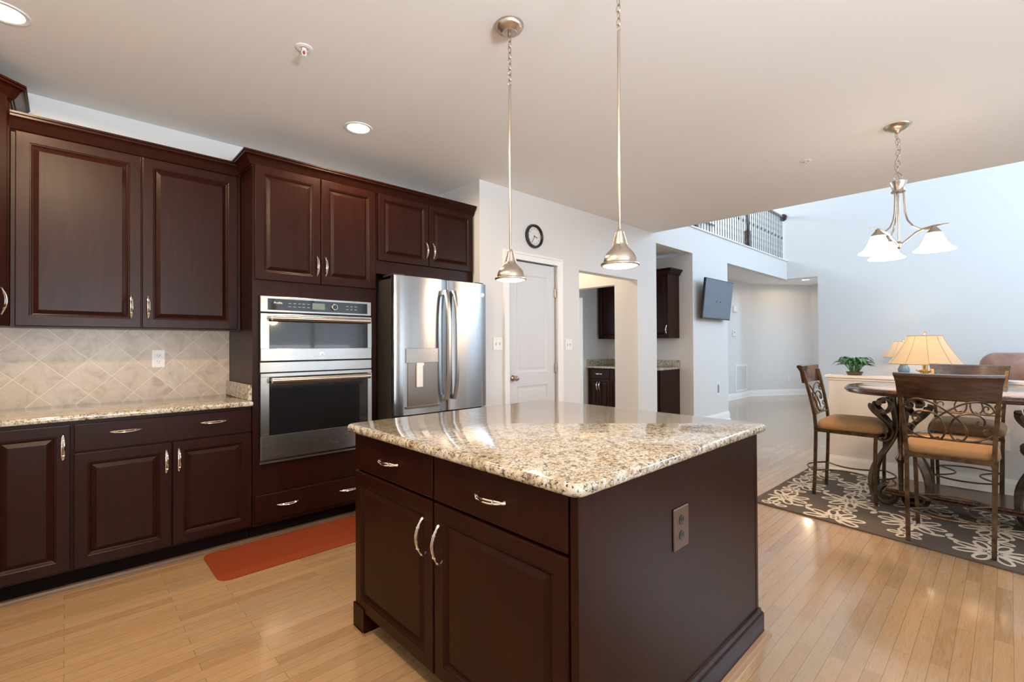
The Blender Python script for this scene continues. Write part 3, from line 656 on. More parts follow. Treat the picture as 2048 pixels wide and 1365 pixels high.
# ------------------------------------------------------------------ ceiling fixtures
def chain(b, x, y, z0, z1, link=.034, r=.0022, w=.008):
    n = max(1, round((z0 - z1) / (link * .78))); h = (z0 - z1) / n
    for i in range(n):
        zc = z0 - h * (i + .5); L = h * .62; pts = []
        for k in range(12):
            a = 2 * pi * k / 12; q = (w * cos(a), L * sin(a))
            pts.append((x + q[0], y, zc + q[1]) if i % 2 == 0 else (x, y + q[0], zc + q[1]))
        b.tube(pts, r, 5, True)
def pendant(x, y, zb, label):
    o = thing('pendant_light', (x, y, CE), label, 'pendant light', 'pendant lights over the kitchen island'); L = (x, y, CE)
    b = MB(); b.lathe([(.066, CE), (.066, CE - .006), (.056, CE - .022), (.036, CE - .034), (.034, CE - .037), (.0, CE - .038)], (x, y, 0), 28); b.lathe([(.008, CE - .036), (.008, CE - .052), (0, CE - .056)], (x, y, 0), 12); b.build('canopy', 'nickel', o, 40, loc=L)
    b = MB(); chain(b, x, y, CE - .05, 2.46); b.build('chain', 'nickel', o, 40, loc=L)
    b = MB(); b.tube([(x, y, 2.465), (x, y, zb + .135)], .0055, 10); b.build('rod', 'nickel', o, 40, loc=L)
    b = MB(); b.lathe([(.006, zb + .140), (.011, zb + .134), (.013, zb + .128), (.0135, zb + .118), (.021, zb + .086), (.022, zb + .080)], (x, y, 0), 20)
    for k in range(4):
        a = k * pi / 2 + .5; b.tube([(x + .013 * cos(a), y + .013 * sin(a), zb + .13), (x + .024 * cos(a), y + .024 * sin(a), zb + .09), (x + .027 * cos(a), y + .027 * sin(a), zb + .078)], .003, 6)
    b.build('socket_cup', 'nickel', o, 40, loc=L)
    b = MB(); b.lathe([(.022, zb + .084), (.026, zb + .076), (.034, zb + .066), (.050, zb + .050), (.058, zb + .036), (.062, zb + .022), (.063, zb + .012), (.070, zb + .011), (.0735, zb + .007), (.0735, zb + .002), (.070, zb - .001), (.066, zb - .001), (.064, zb + .006), (.06, zb + .02), (.05, zb + .045), (.03, zb + .064)], (x, y, 0), 36); b.build('shade', 'nickel', o, 40, loc=L)
    b = MB(); b.lathe([(.067, zb + .0005), (.05, zb - .005), (.025, zb - .0085), (.0, zb - .0095)], (x, y, 0), 28); b.build('diffuser', 'glow', o, 40, loc=L)
    l = light('pendant_bulb', 'POINT', (x, y, zb - .05), 4.5, WARM, .04); return o
pendant(1.492, 1.58, 1.562, 'brushed nickel dome pendant hanging over the far half of the island'); pendant(1.538, 1.02, 1.562, 'brushed nickel dome pendant hanging over the near half of the island')
def can(x, y, z, label, w=22, tx=None, seen=True):
    if seen:
        o = thing('recessed_light', (x, y, z), label, 'recessed light', 'recessed ceiling lights')
        b = MB(); b.lathe([(.092, z), (.090, z - .005), (.076, z - .006), (.070, z - .002), (.070, z)], (x, y, 0), 32); b.build('trim_ring', 'trim', o, 40, loc=(x, y, z))
        b = MB(); b.lathe([(.0715, z - .003), (.0, z - .0032)], (x, y, 0), 32); b.build('lens', 'bulb', o, 0, loc=(x, y, z))
    l = light('recessed_lamp', 'SPOT', (x, y, z - .02), w, WARM, .06, aim=(x, y, 0), spot=radians(177), blend=.2)
can(1.445, 3.03, CE, 'lit recessed light in the kitchen ceiling before the tall oven cabinet', 62); can(-.203, 3.04, CE, 'lit recessed light in the ceiling above the left wall cabinets', 58)
can(12.2, 3.17, 2.71, 'lit recessed light in the low hallway ceiling', 24)
for px_, py_, pw_ in ((-.1, 1.5, 140), (.6, -1.2, 22), (-.2, -1.6, 30)): can(px_, py_, CE, '', pw_, seen=False)  # lamps without fixtures, added out of view to brighten the kitchen
can(4.75, 4.1, 2.66, '', 40, seen=False)
def sprinkler(x, y, label):
    o = thing('fire_sprinkler', (x, y, CE), label, 'sprinkler'); L = (x, y, CE)
    b = MB(); b.lathe([(.040, CE), (.040, CE - .003), (.026, CE - .008), (.020, CE - .006), (.019, CE)], (x, y, 0), 28); b.build('escutcheon', 'white', o, 40, loc=L)
    b = MB(); b.lathe([(.011, CE - .002), (.011, CE - .014), (.006, CE - .016)], (x, y, 0), 14, cap1=True)
    for s_ in (-1, 1): b.tube([(x + s_ * .009, y, CE - .013), (x + s_ * .011, y, CE - .028), (x, y, CE - .042)], .0022, 6)
    b.lathe([(.015, CE - .042), (.015, CE - .044), (0, CE - .045)], (x, y, 0), 14); b.build('head', 'white', o, 40, loc=L)
    b = MB(); b.tube([(x, y, CE - .016), (x, y, CE - .040)], .003, 8); b.build('glass_bulb', 'red', o, 40, loc=L)
sprinkler(.859, 2.396, 'white fire sprinkler head in the ceiling over the kitchen aisle'); sprinkler(4.358, 1.121, 'white fire sprinkler head in the ceiling beside the chandelier')

# chandelier
cx, cy = 4.12, .512
o = thing('chandelier', (cx, cy, CE), 'brushed nickel chandelier with three white bell shades by dining table', 'chandelier'); L = (cx, cy, CE)
b = MB(); b.lathe([(.078, CE), (.076, CE - .006), (.040, CE - .030), (.018, CE - .040), (.008, CE - .052), (0, CE - .054)], (cx, cy, 0), 30); b.build('canopy', 'nickel', o, 40, loc=L)
b = MB(); chain(b, cx, cy, CE - .05, 2.425, .05, .0026, .011); b.build('chain', 'nickel', o, 40, loc=L)
b = MB(); b.tube([(cx - .01 + .035 * sin(7 * u) * (1 if .2 < u < .8 else .3), cy + .012 * cos(9 * u), CE - .05 - u * .33) for u in [i / 20 for i in range(21)]], .0018, 5); b.build('cord', 'nickel', o, 40, loc=L)
b = MB(); b.tube([(cx + .028 * cos(a) * .725, cy - .028 * cos(a) * .688, 2.392 + .028 * sin(a)) for a in [2 * pi * k / 20 for k in range(20)]], .003, 6, True); b.build('ring', 'nickel', o, 40, loc=L)
b = MB(); b.lathe([(.0, 2.362), (.050, 2.360), (.048, 2.352), (.036, 2.325), (.033, 2.30), (.040, 2.296), (.040, 2.288), (.02, 2.284), (0, 2.283)], (cx, cy, 0), 28); b.lathe([(.008, 2.37), (.008, 2.36)], (cx, cy, 0), 10); b.tube([(cx, cy, 2.29), (cx, cy, 1.93)], .006, 10); b.lathe([(.006, 1.955), (.016, 1.945), (.018, 1.93), (.008, 1.905), (0, 1.90)], (cx, cy, 0), 14); b.build('stem', 'nickel', o, 40, loc=L)
for deg in (30, 150, 270):
    d = Vector((cos(radians(deg)), sin(radians(deg)), 0)); c0 = Vector((cx, cy, 0))
    b = MB()
    b.tube([c0 + d * r + Vector((0, 0, z)) for r, z in ((.028, 2.29), (.030, 2.22), (.034, 2.15), (.048, 2.09), (.075, 2.045), (.110, 2.02), (.145, 2.012), (.165, 2.016))], .0055, 8)
    b.tube([c0 + d * r + Vector((0, 0, z)) for r, z in ((.010, 1.93), (.05, 1.965), (.09, 2.000), (.13, 2.018), (.18, 2.028), (.22, 2.030), (.25, 2.030))], [.006, .006, .006, .006, .006, .004, .003], 8)
    arm = b.build('arm', 'nickel', o, 40, loc=L)
    sc = c0 + d * .18
    b = MB(); b.lathe([(.012, 2.028), (.014, 2.018), (.040, 1.985), (.041, 1.980), (.03, 1.982)], (sc.x, sc.y, 0), 24); b.build('cap', 'nickel', arm, 40, loc=L)
    b = MB(); b.lathe([(.038, 1.984), (.046, 1.962), (.060, 1.925), (.078, 1.895), (.100, 1.876), (.110, 1.868), (.107, 1.866), (.074, 1.893), (.055, 1.925), (.040, 1.964)], (sc.x, sc.y, 0), 32); b.build('glass_shade', 'glow', o, 40, loc=L)
    light('chandelier_bulb', 'POINT', (sc.x, sc.y, 1.85), 20, (1.0, 0.62, 0.32), .05)

# ------------------------------------------------------------------ butler's bar
t = T('bar_wall_cabinet', (6.62, 4.1, 1.35), 'dark wall cabinet with crown above the butler\'s bar', 'cabinet')
BX = 6.475
b = t.mb(); b.box(BX, 6.788, 3.455, 4.715, 1.352, 2.325); t.part('body', b, 'cab')
for k in range(3):
    add_door(t, F(BX, 4.713 - k * .42, 1.354, -90), .418, .962, (.388 if k != 1 else .030, .12), fr=.055)
crown(t, [(6.788, 4.715), (BX, 4.715), (BX, 3.455), (6.788, 3.455)][::-1][::-1], 2.325)
t = T('bar_base_cabinet', (6.49, 4.1, 0), 'dark base cabinet of the butler\'s bar seen through the doorways', 'cabinet')
b = t.mb(); b.box(6.20, 6.788, 3.455, 4.725, .105, .880); b.box(6.27, 6.78, 3.46, 4.72, 0, .105); t.part('body', b, 'cab')
for k in range(3):
    add_door(t, F(6.20, 4.722 - k * .42, .716, -90), .418, .155, (.209, .078), name='drawer', flat=True, hh=True)
for k in range(6):
    add_door(t, F(6.20, 4.722 - k * .21, .112, -90), .209, .60, (.185 if k % 2 == 0 else .024, .49), fr=.045)
t = T('bar_countertop', (6.47, 4.1, .88), 'granite counter with backsplash lip on the butler\'s bar', 'countertop')
b = t.mb(); b.plate([(6.165, 3.435), (6.788, 3.435), (6.788, 4.745), (6.165, 4.745)], [(.01, .8815), (0, .888), (0, .905), (.01, .914)]); t.part('slab', b, 'granite')
b = t.mb(); b.box(6.766, 6.788, 3.437, 4.745, .914, 1.016, .003); b.box(6.18, 6.766, 4.725, 4.747, .914, 1.016, .003); t.part('backsplash', b, 'granite')

# ------------------------------------------------------------------ television
o = thing('television', (7.36, 3.24, 1.93), 'flat black television angled from the white great-room wall', 'television'); L = (7.36, 3.24, 1.93)
Mt = Matrix.Translation((7.36, 3.10, 1.945)) @ Matrix.Rotation(radians(6), 4, 'X')
b = MB(); b.M = Mt; b.box(-.50, .50, -.0, .035, -.305, .305, .004); b.build('case', 'black', o, 30, loc=L)
b = MB(); b.M = Mt; b.box(-.488, .488, -.002, .001, -.288, .293); b.build('screen', 'screen', o, 0, loc=L)
b = MB(); b.box(7.16, 7.56, 3.224, 3.239, 1.78, 2.08, .003); b.box(7.28, 7.31, 3.10, 3.23, 1.90, 1.94); b.box(7.42, 7.45, 3.10, 3.23, 1.90, 1.94); b.build('wall_bracket', 'black', o, 30, loc=L)

# ------------------------------------------------------------------ loft railings
def twisted(b, x, y, z0, z1, r=.0055, n=14, turns=3):
    rs = []
    for i in range(n + 1):
        u = i / n; a = turns * pi * min(1, max(0, (u - .12) / .76)); z = z0 + (z1 - z0) * u
        rs.append([(x + r * 1.41 * cos(a + k * pi / 2), y + r * 1.41 * sin(a + k * pi / 2), z) for k in range(4)])
    b.rings(rs)
def knuckle(b, x, y, z): b.lathe([(.006, z + .035), (.015, z + .012), (.015, z - .012), (.006, z - .035)], (x, y, 0), 8)
def railing(x0, x1, y, newels, label, grp, rosette):
    o = thing('loft_railing', (x0, y, 3.022), label, 'railing', grp); L = (x0, y, 3.022); zb, zt = 3.022, 3.93
    b = MB(); b.sweep([(x0, y), (x1, y)], [(-.03, zt), (.03, zt), (.034, zt + .015), (.026, zt + .035), (.015, zt + .048), (-.015, zt + .048), (-.026, zt + .035), (-.034, zt + .015)]); b.build('handrail', 'table', o, 40, loc=L)
    if rosette:
        b = MB(); b.lathe([(.075, 0), (.075, -.012), (.055, -.022), (.0, -.024)], (x1, y, zt + .02), 24, 'x'); b.build('rosette', 'table', o, 40, loc=L)
    n = int((x1 - x0) / .1) ; k = 0
    for i in range(1, n):
        x = x0 + (x1 - x0) * i / n
        if any(abs(x - q) < .07 for q in newels): continue
        b = MB(); twisted(b, x, y, zb, zt + .005)
        if k % 2 == 0: knuckle(b, x, y, 3.50)
        b.build('baluster', 'ironrail', o, 30, loc=L); k += 1
    for q in newels:
        b = MB(); b.box(q - .045, q + .045, y - .045, y + .045, zb, zb + .32, .004); b.lathe([(.040, zb + .32), (.030, zb + .36), (.036, zb + .5), (.028, zb + .70), (.040, zb + .74)], (q, y, 0), 16); b.box(q - .045, q + .045, y - .045, y + .045, zb + .74, zb + 1.0, .004); b.build('newel_post', 'table', o, 40, loc=L)
railing(6.3, 11.128, 3.30, [7.0, 9.12], 'iron baluster railing with dark handrail along the loft edge', 'loft railings', True)
railing(8.2, 10.7, 4.6, [8.2], 'second iron railing deeper in the loft, behind the front one', 'loft railings', False)

# ------------------------------------------------------------------ rug
def loop_strip(b, pts, w, z):
    n = len(pts); rs = []
    for i in range(n):
        t_ = (Vector(pts[(i + 1) % n]) - Vector(pts[i - 1])).normalized(); nn = Vector((-t_.y, t_.x)) * w / 2; p = Vector(pts[i])
        rs.append([(p.x - nn.x, p.y - nn.y, z - .003), (p.x - nn.x * .8, p.y - nn.y * .8, z), (p.x + nn.x * .8, p.y + nn.y * .8, z), (p.x + nn.x, p.y + nn.y, z - .003)])
    rs.append(rs[0]); b.rings(rs, False, False, close=False)
o = thing('area_rug', (4.75, .2, 0), 'taupe rug with cream floral loops under the dining table', 'rug')
RC = [(3.985, 1.435), (3.56, -1.45), (5.45, -1.45), (5.52, 1.40)]
b = MB(); b.plate(RC, [(0, .0006), (0, .008), (.004, .0115), (.012, .012)]); b.build('pile', 'rug', o, 30, loc=(4.75, .2, 0))
b = MB()
def inside(p):
    for i in range(4):
        a, c = RC[i], RC[(i + 1) % 4]
        if (c[0] - a[0]) * (p[1] - a[1]) - (c[1] - a[1]) * (p[0] - a[0]) < .006 * math.hypot(c[0] - a[0], c[1] - a[1]): return False
    return True
def petal(cx_, cy_, a, r0, L, w, ww=.020):
    pts = []
    for i in range(14):
        q = 2 * pi * i / 14; u = r0 + L / 2 - L / 2 * cos(q); v = w / 2 * sin(q) * (.65 + .35 * (1 - cos(q)) / 2)
        pts.append((cx_ + u * cos(a) - v * sin(a), cy_ + u * sin(a) + v * cos(a)))
    if all(inside(p) for p in pts): loop_strip(b, pts, ww, .0140)
def blade(cx_, cy_, a, r0, L, w):
    pts = []
    for i in range(12):
        q = 2 * pi * i / 12; u = r0 + L / 2 - L / 2 * cos(q); v = w / 2 * sin(q); pts.append((cx_ + u * cos(a) - v * sin(a), cy_ + u * sin(a) + v * cos(a)))
    if all(inside(p) for p in pts): b.add([(p[0], p[1], .0138) for p in pts] + [(p[0], p[1], .0115) for p in pts], [tuple(range(12))] + [(i, (i + 1) % 12, 12 + (i + 1) % 12, 12 + i) for i in range(12)])
sp = .50; row = 0; yy = -1.52
while yy < 1.75:
    xx = 3.50 + (sp / 2 if row % 2 else 0)
    while xx < 5.8:
        for k in range(8):
            a = 2 * pi * k / 8 + row * .3
            petal(xx, yy, a, .055, .125, .066, .019)
            blade(xx, yy, a + pi / 8, .030, .085, .026)
        petal(xx, yy, 0, -.022, .044, .044, .015)
        for k in range(5):
            a = 2 * pi * k / 5 + .4 + row
            petal(xx + sp / 2, yy, a, .020, .072, .048, .016)
        for k in range(3): blade(xx + sp / 4, yy + .21, 2 * pi * k / 3 + row, .008, .075, .036)
        xx += sp
    yy += .40; row += 1
b.build('floral_pattern', 'cream', o, 30, loc=(4.75, .2, 0))

# ------------------------------------------------------------------ dining table
tx, ty = 4.63, .19
o = thing('dining_table', (tx, ty, .0142), 'oval dark counter-height dining table on scrolled iron pedestals', 'table'); L = (tx, ty, 0)
def oval(a, c, n=64, e=2.5):
    return [(tx + a * math.copysign(abs(cos(2 * pi * i / n)) ** (2 / e), cos(2 * pi * i / n)), ty + c * math.copysign(abs(sin(2 * pi * i / n)) ** (2 / e), sin(2 * pi * i / n))) for i in range(n)]
b = MB(); b.plate(oval(.50, .73), [(.05, .868), (.02, .870), (.012, .876), (.012, .884), (.002, .888), (0, .895), (.002, .902), (.010, .908), (.016, .914), (.085, .914)]); b.build('tabletop', 'table', o, 40, loc=L)
b = MB(); b.plate(oval(.412, .642), [(0, .9142), (.002, .9155)]); b.build('inlay', 'stone', o, 40, loc=L)
def spiral(c, r0, r1, a0, a1, n=22): return [(c[0] + (r0 + (r1 - r0) * i / n) * cos(radians(a0 + (a1 - a0) * i / n)), c[1] + (r0 + (r1 - r0) * i / n) * sin(radians(a0 + (a1 - a0) * i / n))) for i in range(n + 1)]
def bez(p0, p1, p2, p3, n=14): return [tuple((1 - u) ** 3 * p0[k] + 3 * (1 - u) ** 2 * u * p1[k] + 3 * (1 - u) * u * u * p2[k] + u ** 3 * p3[k] for k in (0, 1)) for u in [i / n for i in range(1, n + 1)]]
for py in (.39, -.39):
    pc = (tx, ty + py)
    b = MB(); b.box(pc[0] - .16, pc[0] + .16, pc[1] - .10, pc[1] + .10, .850, .868); b.build('top_bracket', 'iron', o, 30, loc=L)
    for ang_ in (58, 122, 238, 302):
        b = MB(); b.M = F(pc[0], pc[1], 0, ang_)
        up = spiral((.118, .775), .024, .084, 560, 180, 28) + bez((.034, .775), (.034, .70), (-.01, .64), (.012, .56)) + bez((.012, .56), (.03, .47), (.125, .46), (.135, .525), 12) + spiral((.100, .525), .035, .016, 0, 250, 14)
        up = [(p[0] if i_ < 0 else p[0], p[1]) for i_, p in enumerate(up)]
        up = spiral((.115, .778), .022, .082, -380, 0, 28) + bez((.197, .778), (.20, .70), (.075, .66), (.06, .575)) + bez((.06, .575), (.055, .50), (.15, .47), (.165, .535), 12) + spiral((.128, .535), .037, .016, 0, 250, 14)
        b.ribbon(up, .056, .013)
        lo = [(.055, .84)] + bez((.055, .84), (.055, .74), (.02, .66), (.035, .58)) + bez((.035, .58), (.05, .46), (.19, .36), (.20, .20)) + bez((.20, .20), (.205, .09), (.165, .020), (.095, .020), 12) + spiral((.095, .100), .080, .026, -90, -560, 34)
        b.ribbon(lo, .056, .013)
        b.build('leg', 'iron', o, 40, loc=L)
    b = MB(); b.lathe([(.016, .86), (.016, .62), (.032, .60), (.020, .57), (.016, .40), (.034, .36), (.018, .33), (.016, .15), (.05, .14), (.05, .125), (0, .125)], (pc[0], pc[1], 0), 16); b.build('column', 'iron', o, 40, loc=L)
b = MB(); b.box(tx - .20, tx + .20, ty - .46, ty + .46, .150, .172, .004); b.box(tx - .215, tx + .215, ty - .475, ty + .475, .132, .150, .004); b.build('shelf', 'table', o, 30, loc=L)

# ------------------------------------------------------------------ dining chairs
def make_chair(loc, rotz, label):
    """local frame: chair faces +y, back at y = 0"""
    o = thing('dining_chair', loc, label, 'chair', 'dining chairs', rotz)
    W2 = .19
    # rear posts (leg + back upright)
    for s_ in (-1, 1):
        b = MB(); pts = [(s_ * (W2 - .0), -.012, 0), (s_ * (W2 + .004), .0, .25), (s_ * (W2 + .006), .008, .55), (s_ * (W2 + .010), .0, .66), (s_ * (W2 + .020), -.025, .80), (s_ * (W2 + .030), -.060, .96), (s_ * (W2 + .034), -.075, 1.02)]
        rs = []
        for x, y, z in pts: rs.append([(x - .011, y - .011, z), (x + .011, y - .011, z), (x + .011, y + .011, z), (x - .011, y + .011, z)])
        b.rings(rs); b.build('leg', 'iron', o, 30)
        b = MB(); pts = [(s_ * .185, .40, 0), (s_ * .190, .395, .2), (s_ * .195, .40, .42), (s_ * .20, .405, .535)]
        b.rings([[(x - .011, y - .011, z), (x + .011, y - .011, z), (x + .011, y + .011, z), (x - .011, y + .011, z)] for x, y, z in pts]); b.build('leg', 'iron', o, 30)
    b = MB()
    for p0, p1 in (((-W2, .0, .545), (W2, .0, .545)), ((-.2, .405, .53), (.2, .405, .53)), ((-W2, .0, .535), (-.2, .405, .535)), ((W2, .0, .535), (.2, .405, .535))):
        a, c = Vector(p0), Vector(p1); d = (c - a).normalized(); q = Vector((-d.y, d.x, 0)) * .009
        b.rings([[a + q + Vector((0, 0, .014)), a - q + Vector((0, 0, .014)), a - q - Vector((0, 0, .014)), a + q - Vector((0, 0, .014))], [c + q + Vector((0, 0, .014)), c - q + Vector((0, 0, .014)), c - q - Vector((0, 0, .014)), c + q - Vector((0, 0, .014))]])
    b.build('seat_frame', 'iron', o, 30)
    b = MB(); ol_ = rounded(-.225, .225, -.2175, .2175, .07); rs = []
    for k_, z in ((.90, .548), (.975, .556), (1, .572), (.985, .598), (.92, .618), (.75, .634), (.45, .645), (.15, .649)): rs.append([(p[0] * k_ * (1 - .10 * (p[1] * k_ + .2175)), p[1] * k_ + .2295, z) for p in ol_])
    b.rings(rs); b.build('seat', 'seat', o, 60)
    # top rail, gently bowed
    b = MB(); rs = []
    for i in range(13):
        u = -1 + i / 6; x = u * .245; y = -.088 - .030 * (1 - u * u); k = .912 + .004 * u * u
        rs.append([(x * .93, y + .026, k), (x * .93, y + .006, k), (x * .965, y - .006, k + .09), (x * .985, y - .018, k + .118), (x, y - .030, k + .134), (x, y - .026, k + .146), (x, y - .006, k + .150), (x, y + .012, k + .142), (x * .98, y + .014, k + .11)])
    b.rings(rs); b.build('top_rail', 'table', o, 40)
    # lower back rail
    def yb(z): return -.002 - (z - .66) * .21 if z > .66 else .003
    b = MB(); b.tube([(-.2, yb(.66), .660), (0, yb(.66) - .010, .660), (.2, yb(.66), .660)], .0075, 8); b.build('back_rail', 'iron', o, 40)
    # scrollwork of the back: two crossing loops and small curls
    b = MB()
    def bow(x): return -.018 * (1 - (x / .21) ** 2)
    def arc(pts, r=.0058): b.tube([(x, yb(z) + bow(x), z) for x, z in [(x, .660 + (z - .690) * 1.12) for x, z in pts]], r, 7)
    for s_ in (-1, 1):
        # a long bow from the post over the top, across the middle and round the opposite loop to a curl
        q_ = bez((-.205, .835), (-.20, .93), (-.10, .925), (-.01, .855)) + bez((-.01, .855), (.07, .80), (.105, .745), (.075, .705), 10) + bez((.075, .705), (.055, .682), (.030, .682), (.016, .715), 8) + bez((.016, .715), (.0, .76), (.02, .825), (.075, .838), 10) + bez((.075, .838), (.13, .85), (.165, .83), (.16, .795), 8) + spiral((.140, .797), .020, .009, 0, -260, 12)
        arc([(-s_ * p[0], p[1]) for p in q_])
        arc([(s_ * p[0], p[1]) for p in bez((.205, .87), (.185, .835), (.150, .85), (.155, .875), 10) + spiral((.168, .875), .013, .007, 180, -60, 8)], .0045)
        arc([(s_ * p[0], p[1]) for p in bez((.03, .708), (.07, .685), (.14, .685), (.19, .735)) + spiral((.168, .745), .025, .012, -20, 240, 12)], .0048)
    b.build('back_scrollwork', 'iron', o, 50)
    # foot rails: a bowed bar on every side
    b = MB(); z = .20
    for (p0, p1, bo) in (((-.19, -.0), (.19, -.0), (0, -.10)), ((-.19, .395), (.19, .395), (0, .10)), ((-.19, .0), (-.19, .395), (.12, 0)), ((.19, .0), (.19, .395), (-.12, 0))):
        b.tube([(p0[0] + (p1[0] - p0[0]) * u + bo[0] * 4 * u * (1 - u), p0[1] + (p1[1] - p0[1]) * u + bo[1] * 4 * u * (1 - u), z) for u in [i / 14 for i in range(15)]], .0065, 7)
    b.build('foot_rail', 'iron', o, 40)
    return o
make_chair((3.885, .262, .0142), -pi / 2, 'scroll-backed iron chair seen from behind, nearest the kitchen island')
make_chair((4.70, 1.115, .0142), pi, 'scroll-backed iron chair at the table end, left of the others')
make_chair((5.415, .24, .0142), pi / 2, 'scroll-backed iron chair between table and half wall')

# ------------------------------------------------------------------ plants, lamps, sofa
def plant(name, x, y, z, n, H, Rr, label, pot_r, pot_h, seed):
    o = thing(name, (x, y, z), label, 'plant'); r = random.Random(seed); L = (x, y, z)
    b = MB(); b.lathe([(pot_r * .8, z), (pot_r, z + pot_h * .9), (pot_r * 1.03, z + pot_h), (pot_r * .92, z + pot_h), (pot_r * .9, z + pot_h * .85), (0, z + pot_h * .85)], (x, y, 0), 24, cap0=True); b.build('pot', 'soil', o, 40, loc=L)
    b = MB()
    for i in range(n):
        a = r.uniform(0, 2 * pi); reach = Rr * r.uniform(.35, 1.0); top = H * r.uniform(.5, 1.0); lw = r.uniform(.012, .020) * (H / .16) ** .5; b.mi = 0 if r.random() < .7 else 1
        d = Vector((cos(a), sin(a), 0)); sd = Vector((-sin(a), cos(a), 0)); rs = []
        b.tube([Vector((x, y, z + pot_h * .8)) + d * pot_r * .4, Vector((x, y, z + pot_h + top * .6)) + d * reach * .45], .0018, 4)
        for k in range(7):
            u = k / 6; p = Vector((x, y, z + pot_h)) + d * reach * (.35 + .65 * u) + Vector((0, 0, top * (.5 + .9 * u - .95 * u * u)))
            w = lw * sin(pi * (.08 + .90 * u)); rs.append([p - sd * w, p + Vector((0, 0, -w * .35)), p + sd * w])
        b.rings(rs, False, False, close=False)
    b.build('foliage', ['leaf', 'leaf2'], o, 60, loc=L)
plant('potted_plant', 5.685, 1.06, .945, 70, .21, .19, 'leafy green potted plant on the half wall cap', .070, .035, 5)
plant('floor_plant', 10.75, -.30, 0, 40, .55, .36, 'tall leafy plant standing behind the leather sofa', .15, .32, 9)
def lamp(x, y, zt, k, label, body_m):
    """table lamp; zt = table top, k = scale"""
    o = thing('table_lamp', (x, y, zt), label, 'lamp'); L = (x, y, zt)
    z = lambda q: zt + q * k
    b = MB(); b.lathe([(.085 * k, z(0)), (.085 * k, z(.015)), (.05 * k, z(.03)), (.035 * k, z(.05)), (.075 * k, z(.12)), (.085 * k, z(.18)), (.06 * k, z(.25)), (.03 * k, z(.30)), (.07 * k, z(.322)), (.07 * k, z(.33)), (.022 * k, z(.335)), (.022 * k, z(.40)), (.008 * k, z(.41)), (.008 * k, z(.66))], (x, y, 0), 28, cap0=True); b.build('base', body_m, o, 40, loc=L)
    b = MB(); prof = []
    for i in range(9):
        u = i / 8; prof.append(((.135 + .150 * (u ** 1.25)) * k, z(.665 - .275 * u)))
    b.lathe(prof + [(q[0] - .003 * k, q[1]) for q in prof[::-1]], (x, y, 0), 36); sh = b.build('lamp_shade', 'shadeglow', o, 40, loc=L)
    b = MB()
    for q in range(10):
        a = 2 * pi * q / 10 + .2; b.tube([(x + (r_ + .0005) * cos(a), y + (r_ + .0005) * sin(a), zz) for r_, zz in prof], .0015 * k, 4)
    for r_, zz in (prof[0], prof[-1]): b.tube([(x + r_ * cos(2 * pi * i / 36), y + r_ * sin(2 * pi * i / 36), zz) for i in range(36)], .003 * k, 5, True)
    b.build('piping', 'seam', sh, 40, loc=L)
    b = MB(); b.lathe([(.004 * k, z(.655)), (.004 * k, z(.675)), (.014 * k, z(.685)), (.014 * k, z(.697)), (.004 * k, z(.705)), (0, z(.706))], (x, y, 0), 14); b.build('finial', 'brass', o, 40, loc=L)
    light('lamp_bulb', 'POINT', (x, y, z(.53)), 10 * k, (1.0, 0.80, 0.56), .045 * k)
def end_table(x, y, h, s_, label):
    o = thing('end_table', (x, y, 0), label, 'table', 'end tables'); L = (x, y, 0)
    b = MB(); b.box(x - s_, x + s_, y - s_, y + s_, h - .03, h, .004); b.build('top', 'lampwood', o, 30, loc=L)
    b = MB(); b.box(x - s_ + .03, x + s_ - .03, y - s_ + .03, y + s_ - .03, h - .11, h - .03); b.build('apron', 'lampwood', o, 30, loc=L)
    for a in (-1, 1):
        for c in (-1, 1): b = MB(); b.box(x + a * (s_ - .05) - .02, x + a * (s_ - .05) + .02, y + c * (s_ - .05) - .02, y + c * (s_ - .05) + .02, 0, h - .03); b.build('leg', 'lampwood', o, 30, loc=L)
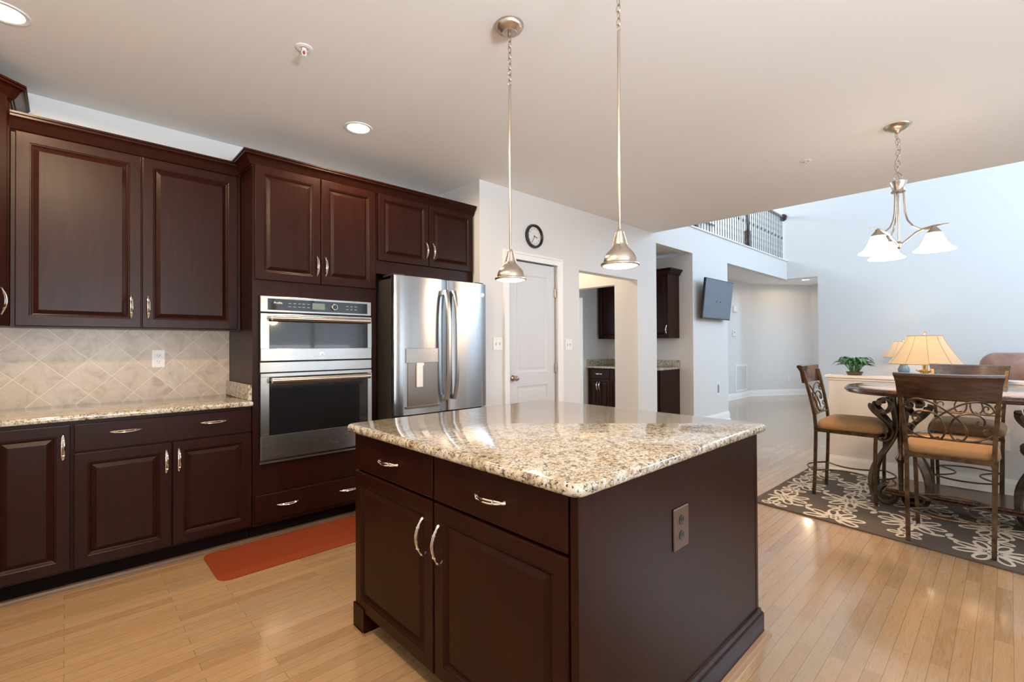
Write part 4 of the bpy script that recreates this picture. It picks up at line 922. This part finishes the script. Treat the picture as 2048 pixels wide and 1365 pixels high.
end_table(6.13, .575, .665, .26, 'dark end table behind the half wall under the large lamp'); lamp(6.13, .575, .666, 1.0, 'large lit table lamp with flared cream shade behind half wall', 'brass')
end_table(10.6, 1.27, .62, .28, 'dark end table under the smaller lamp by the far wall'); lamp(10.6, 1.27, .621, 1.0, 'smaller lit table lamp standing near the far white wall', 'blue')
# leather sofa along the far wall
o = thing('sofa', (10.45, -.9, 0), 'puffy brown leather sofa against the far great-room wall', 'sofa'); L = (10.45, -.9, 0)
def puff(name, x0, x1, y0, y1, z0, z1, r):
    bm = bmesh.new(); bmesh.ops.create_cube(bm, size=1)
    bmesh.ops.scale(bm, vec=(x1 - x0, y1 - y0, z1 - z0), verts=bm.verts[:]); bmesh.ops.translate(bm, vec=((x0 + x1) / 2, (y0 + y1) / 2, (z0 + z1) / 2), verts=bm.verts[:])
    bmesh.ops.bevel(bm, geom=bm.edges[:], offset=r, segments=5, profile=.5, affect='EDGES'); b = MB(); b.frombm(bm); b.build(name, 'leather', o, 60, loc=L)
puff('base', 10.0, 11.0, -2.2, .30, .05, .40, .04)
puff('back_cushion', 10.55, 11.05, -.75, .34, .42, 1.10, .20); puff('back_cushion', 10.55, 11.05, -1.55, -.76, .42, 1.06, .20); puff('back_cushion', 10.55, 11.05, -2.25, -1.56, .42, 1.06, .20)
puff('seat_cushion', 9.98, 10.60, -1.0, .02, .38, .56, .07); puff('seat_cushion', 9.98, 10.60, -1.98, -1.02, .38, .56, .07)
puff('arm', 9.85, 10.6, -.02, .36, .05, .72, .13) ; puff('arm', 9.95, 10.95, -2.35, -1.98, .05, .72, .13)
t = T('armchair', (7.9, -.35, 0), 'puffy brown leather armchair in front of the sofa', 'armchair'); o = t.o; L = t.loc
puff('base', 7.6, 8.45, -.85, .0, .05, .42, .04); puff('back_cushion', 7.45, 7.85, -.95, .045, .30, 1.08, .19); puff('arm', 7.6, 8.4, -.05, .17, .05, .80, .10); puff('arm', 7.6, 8.4, -1.05, -.83, .05, .80, .10)
puff('seat_cushion', 7.8, 8.45, -.82, -.06, .40, .55, .06)
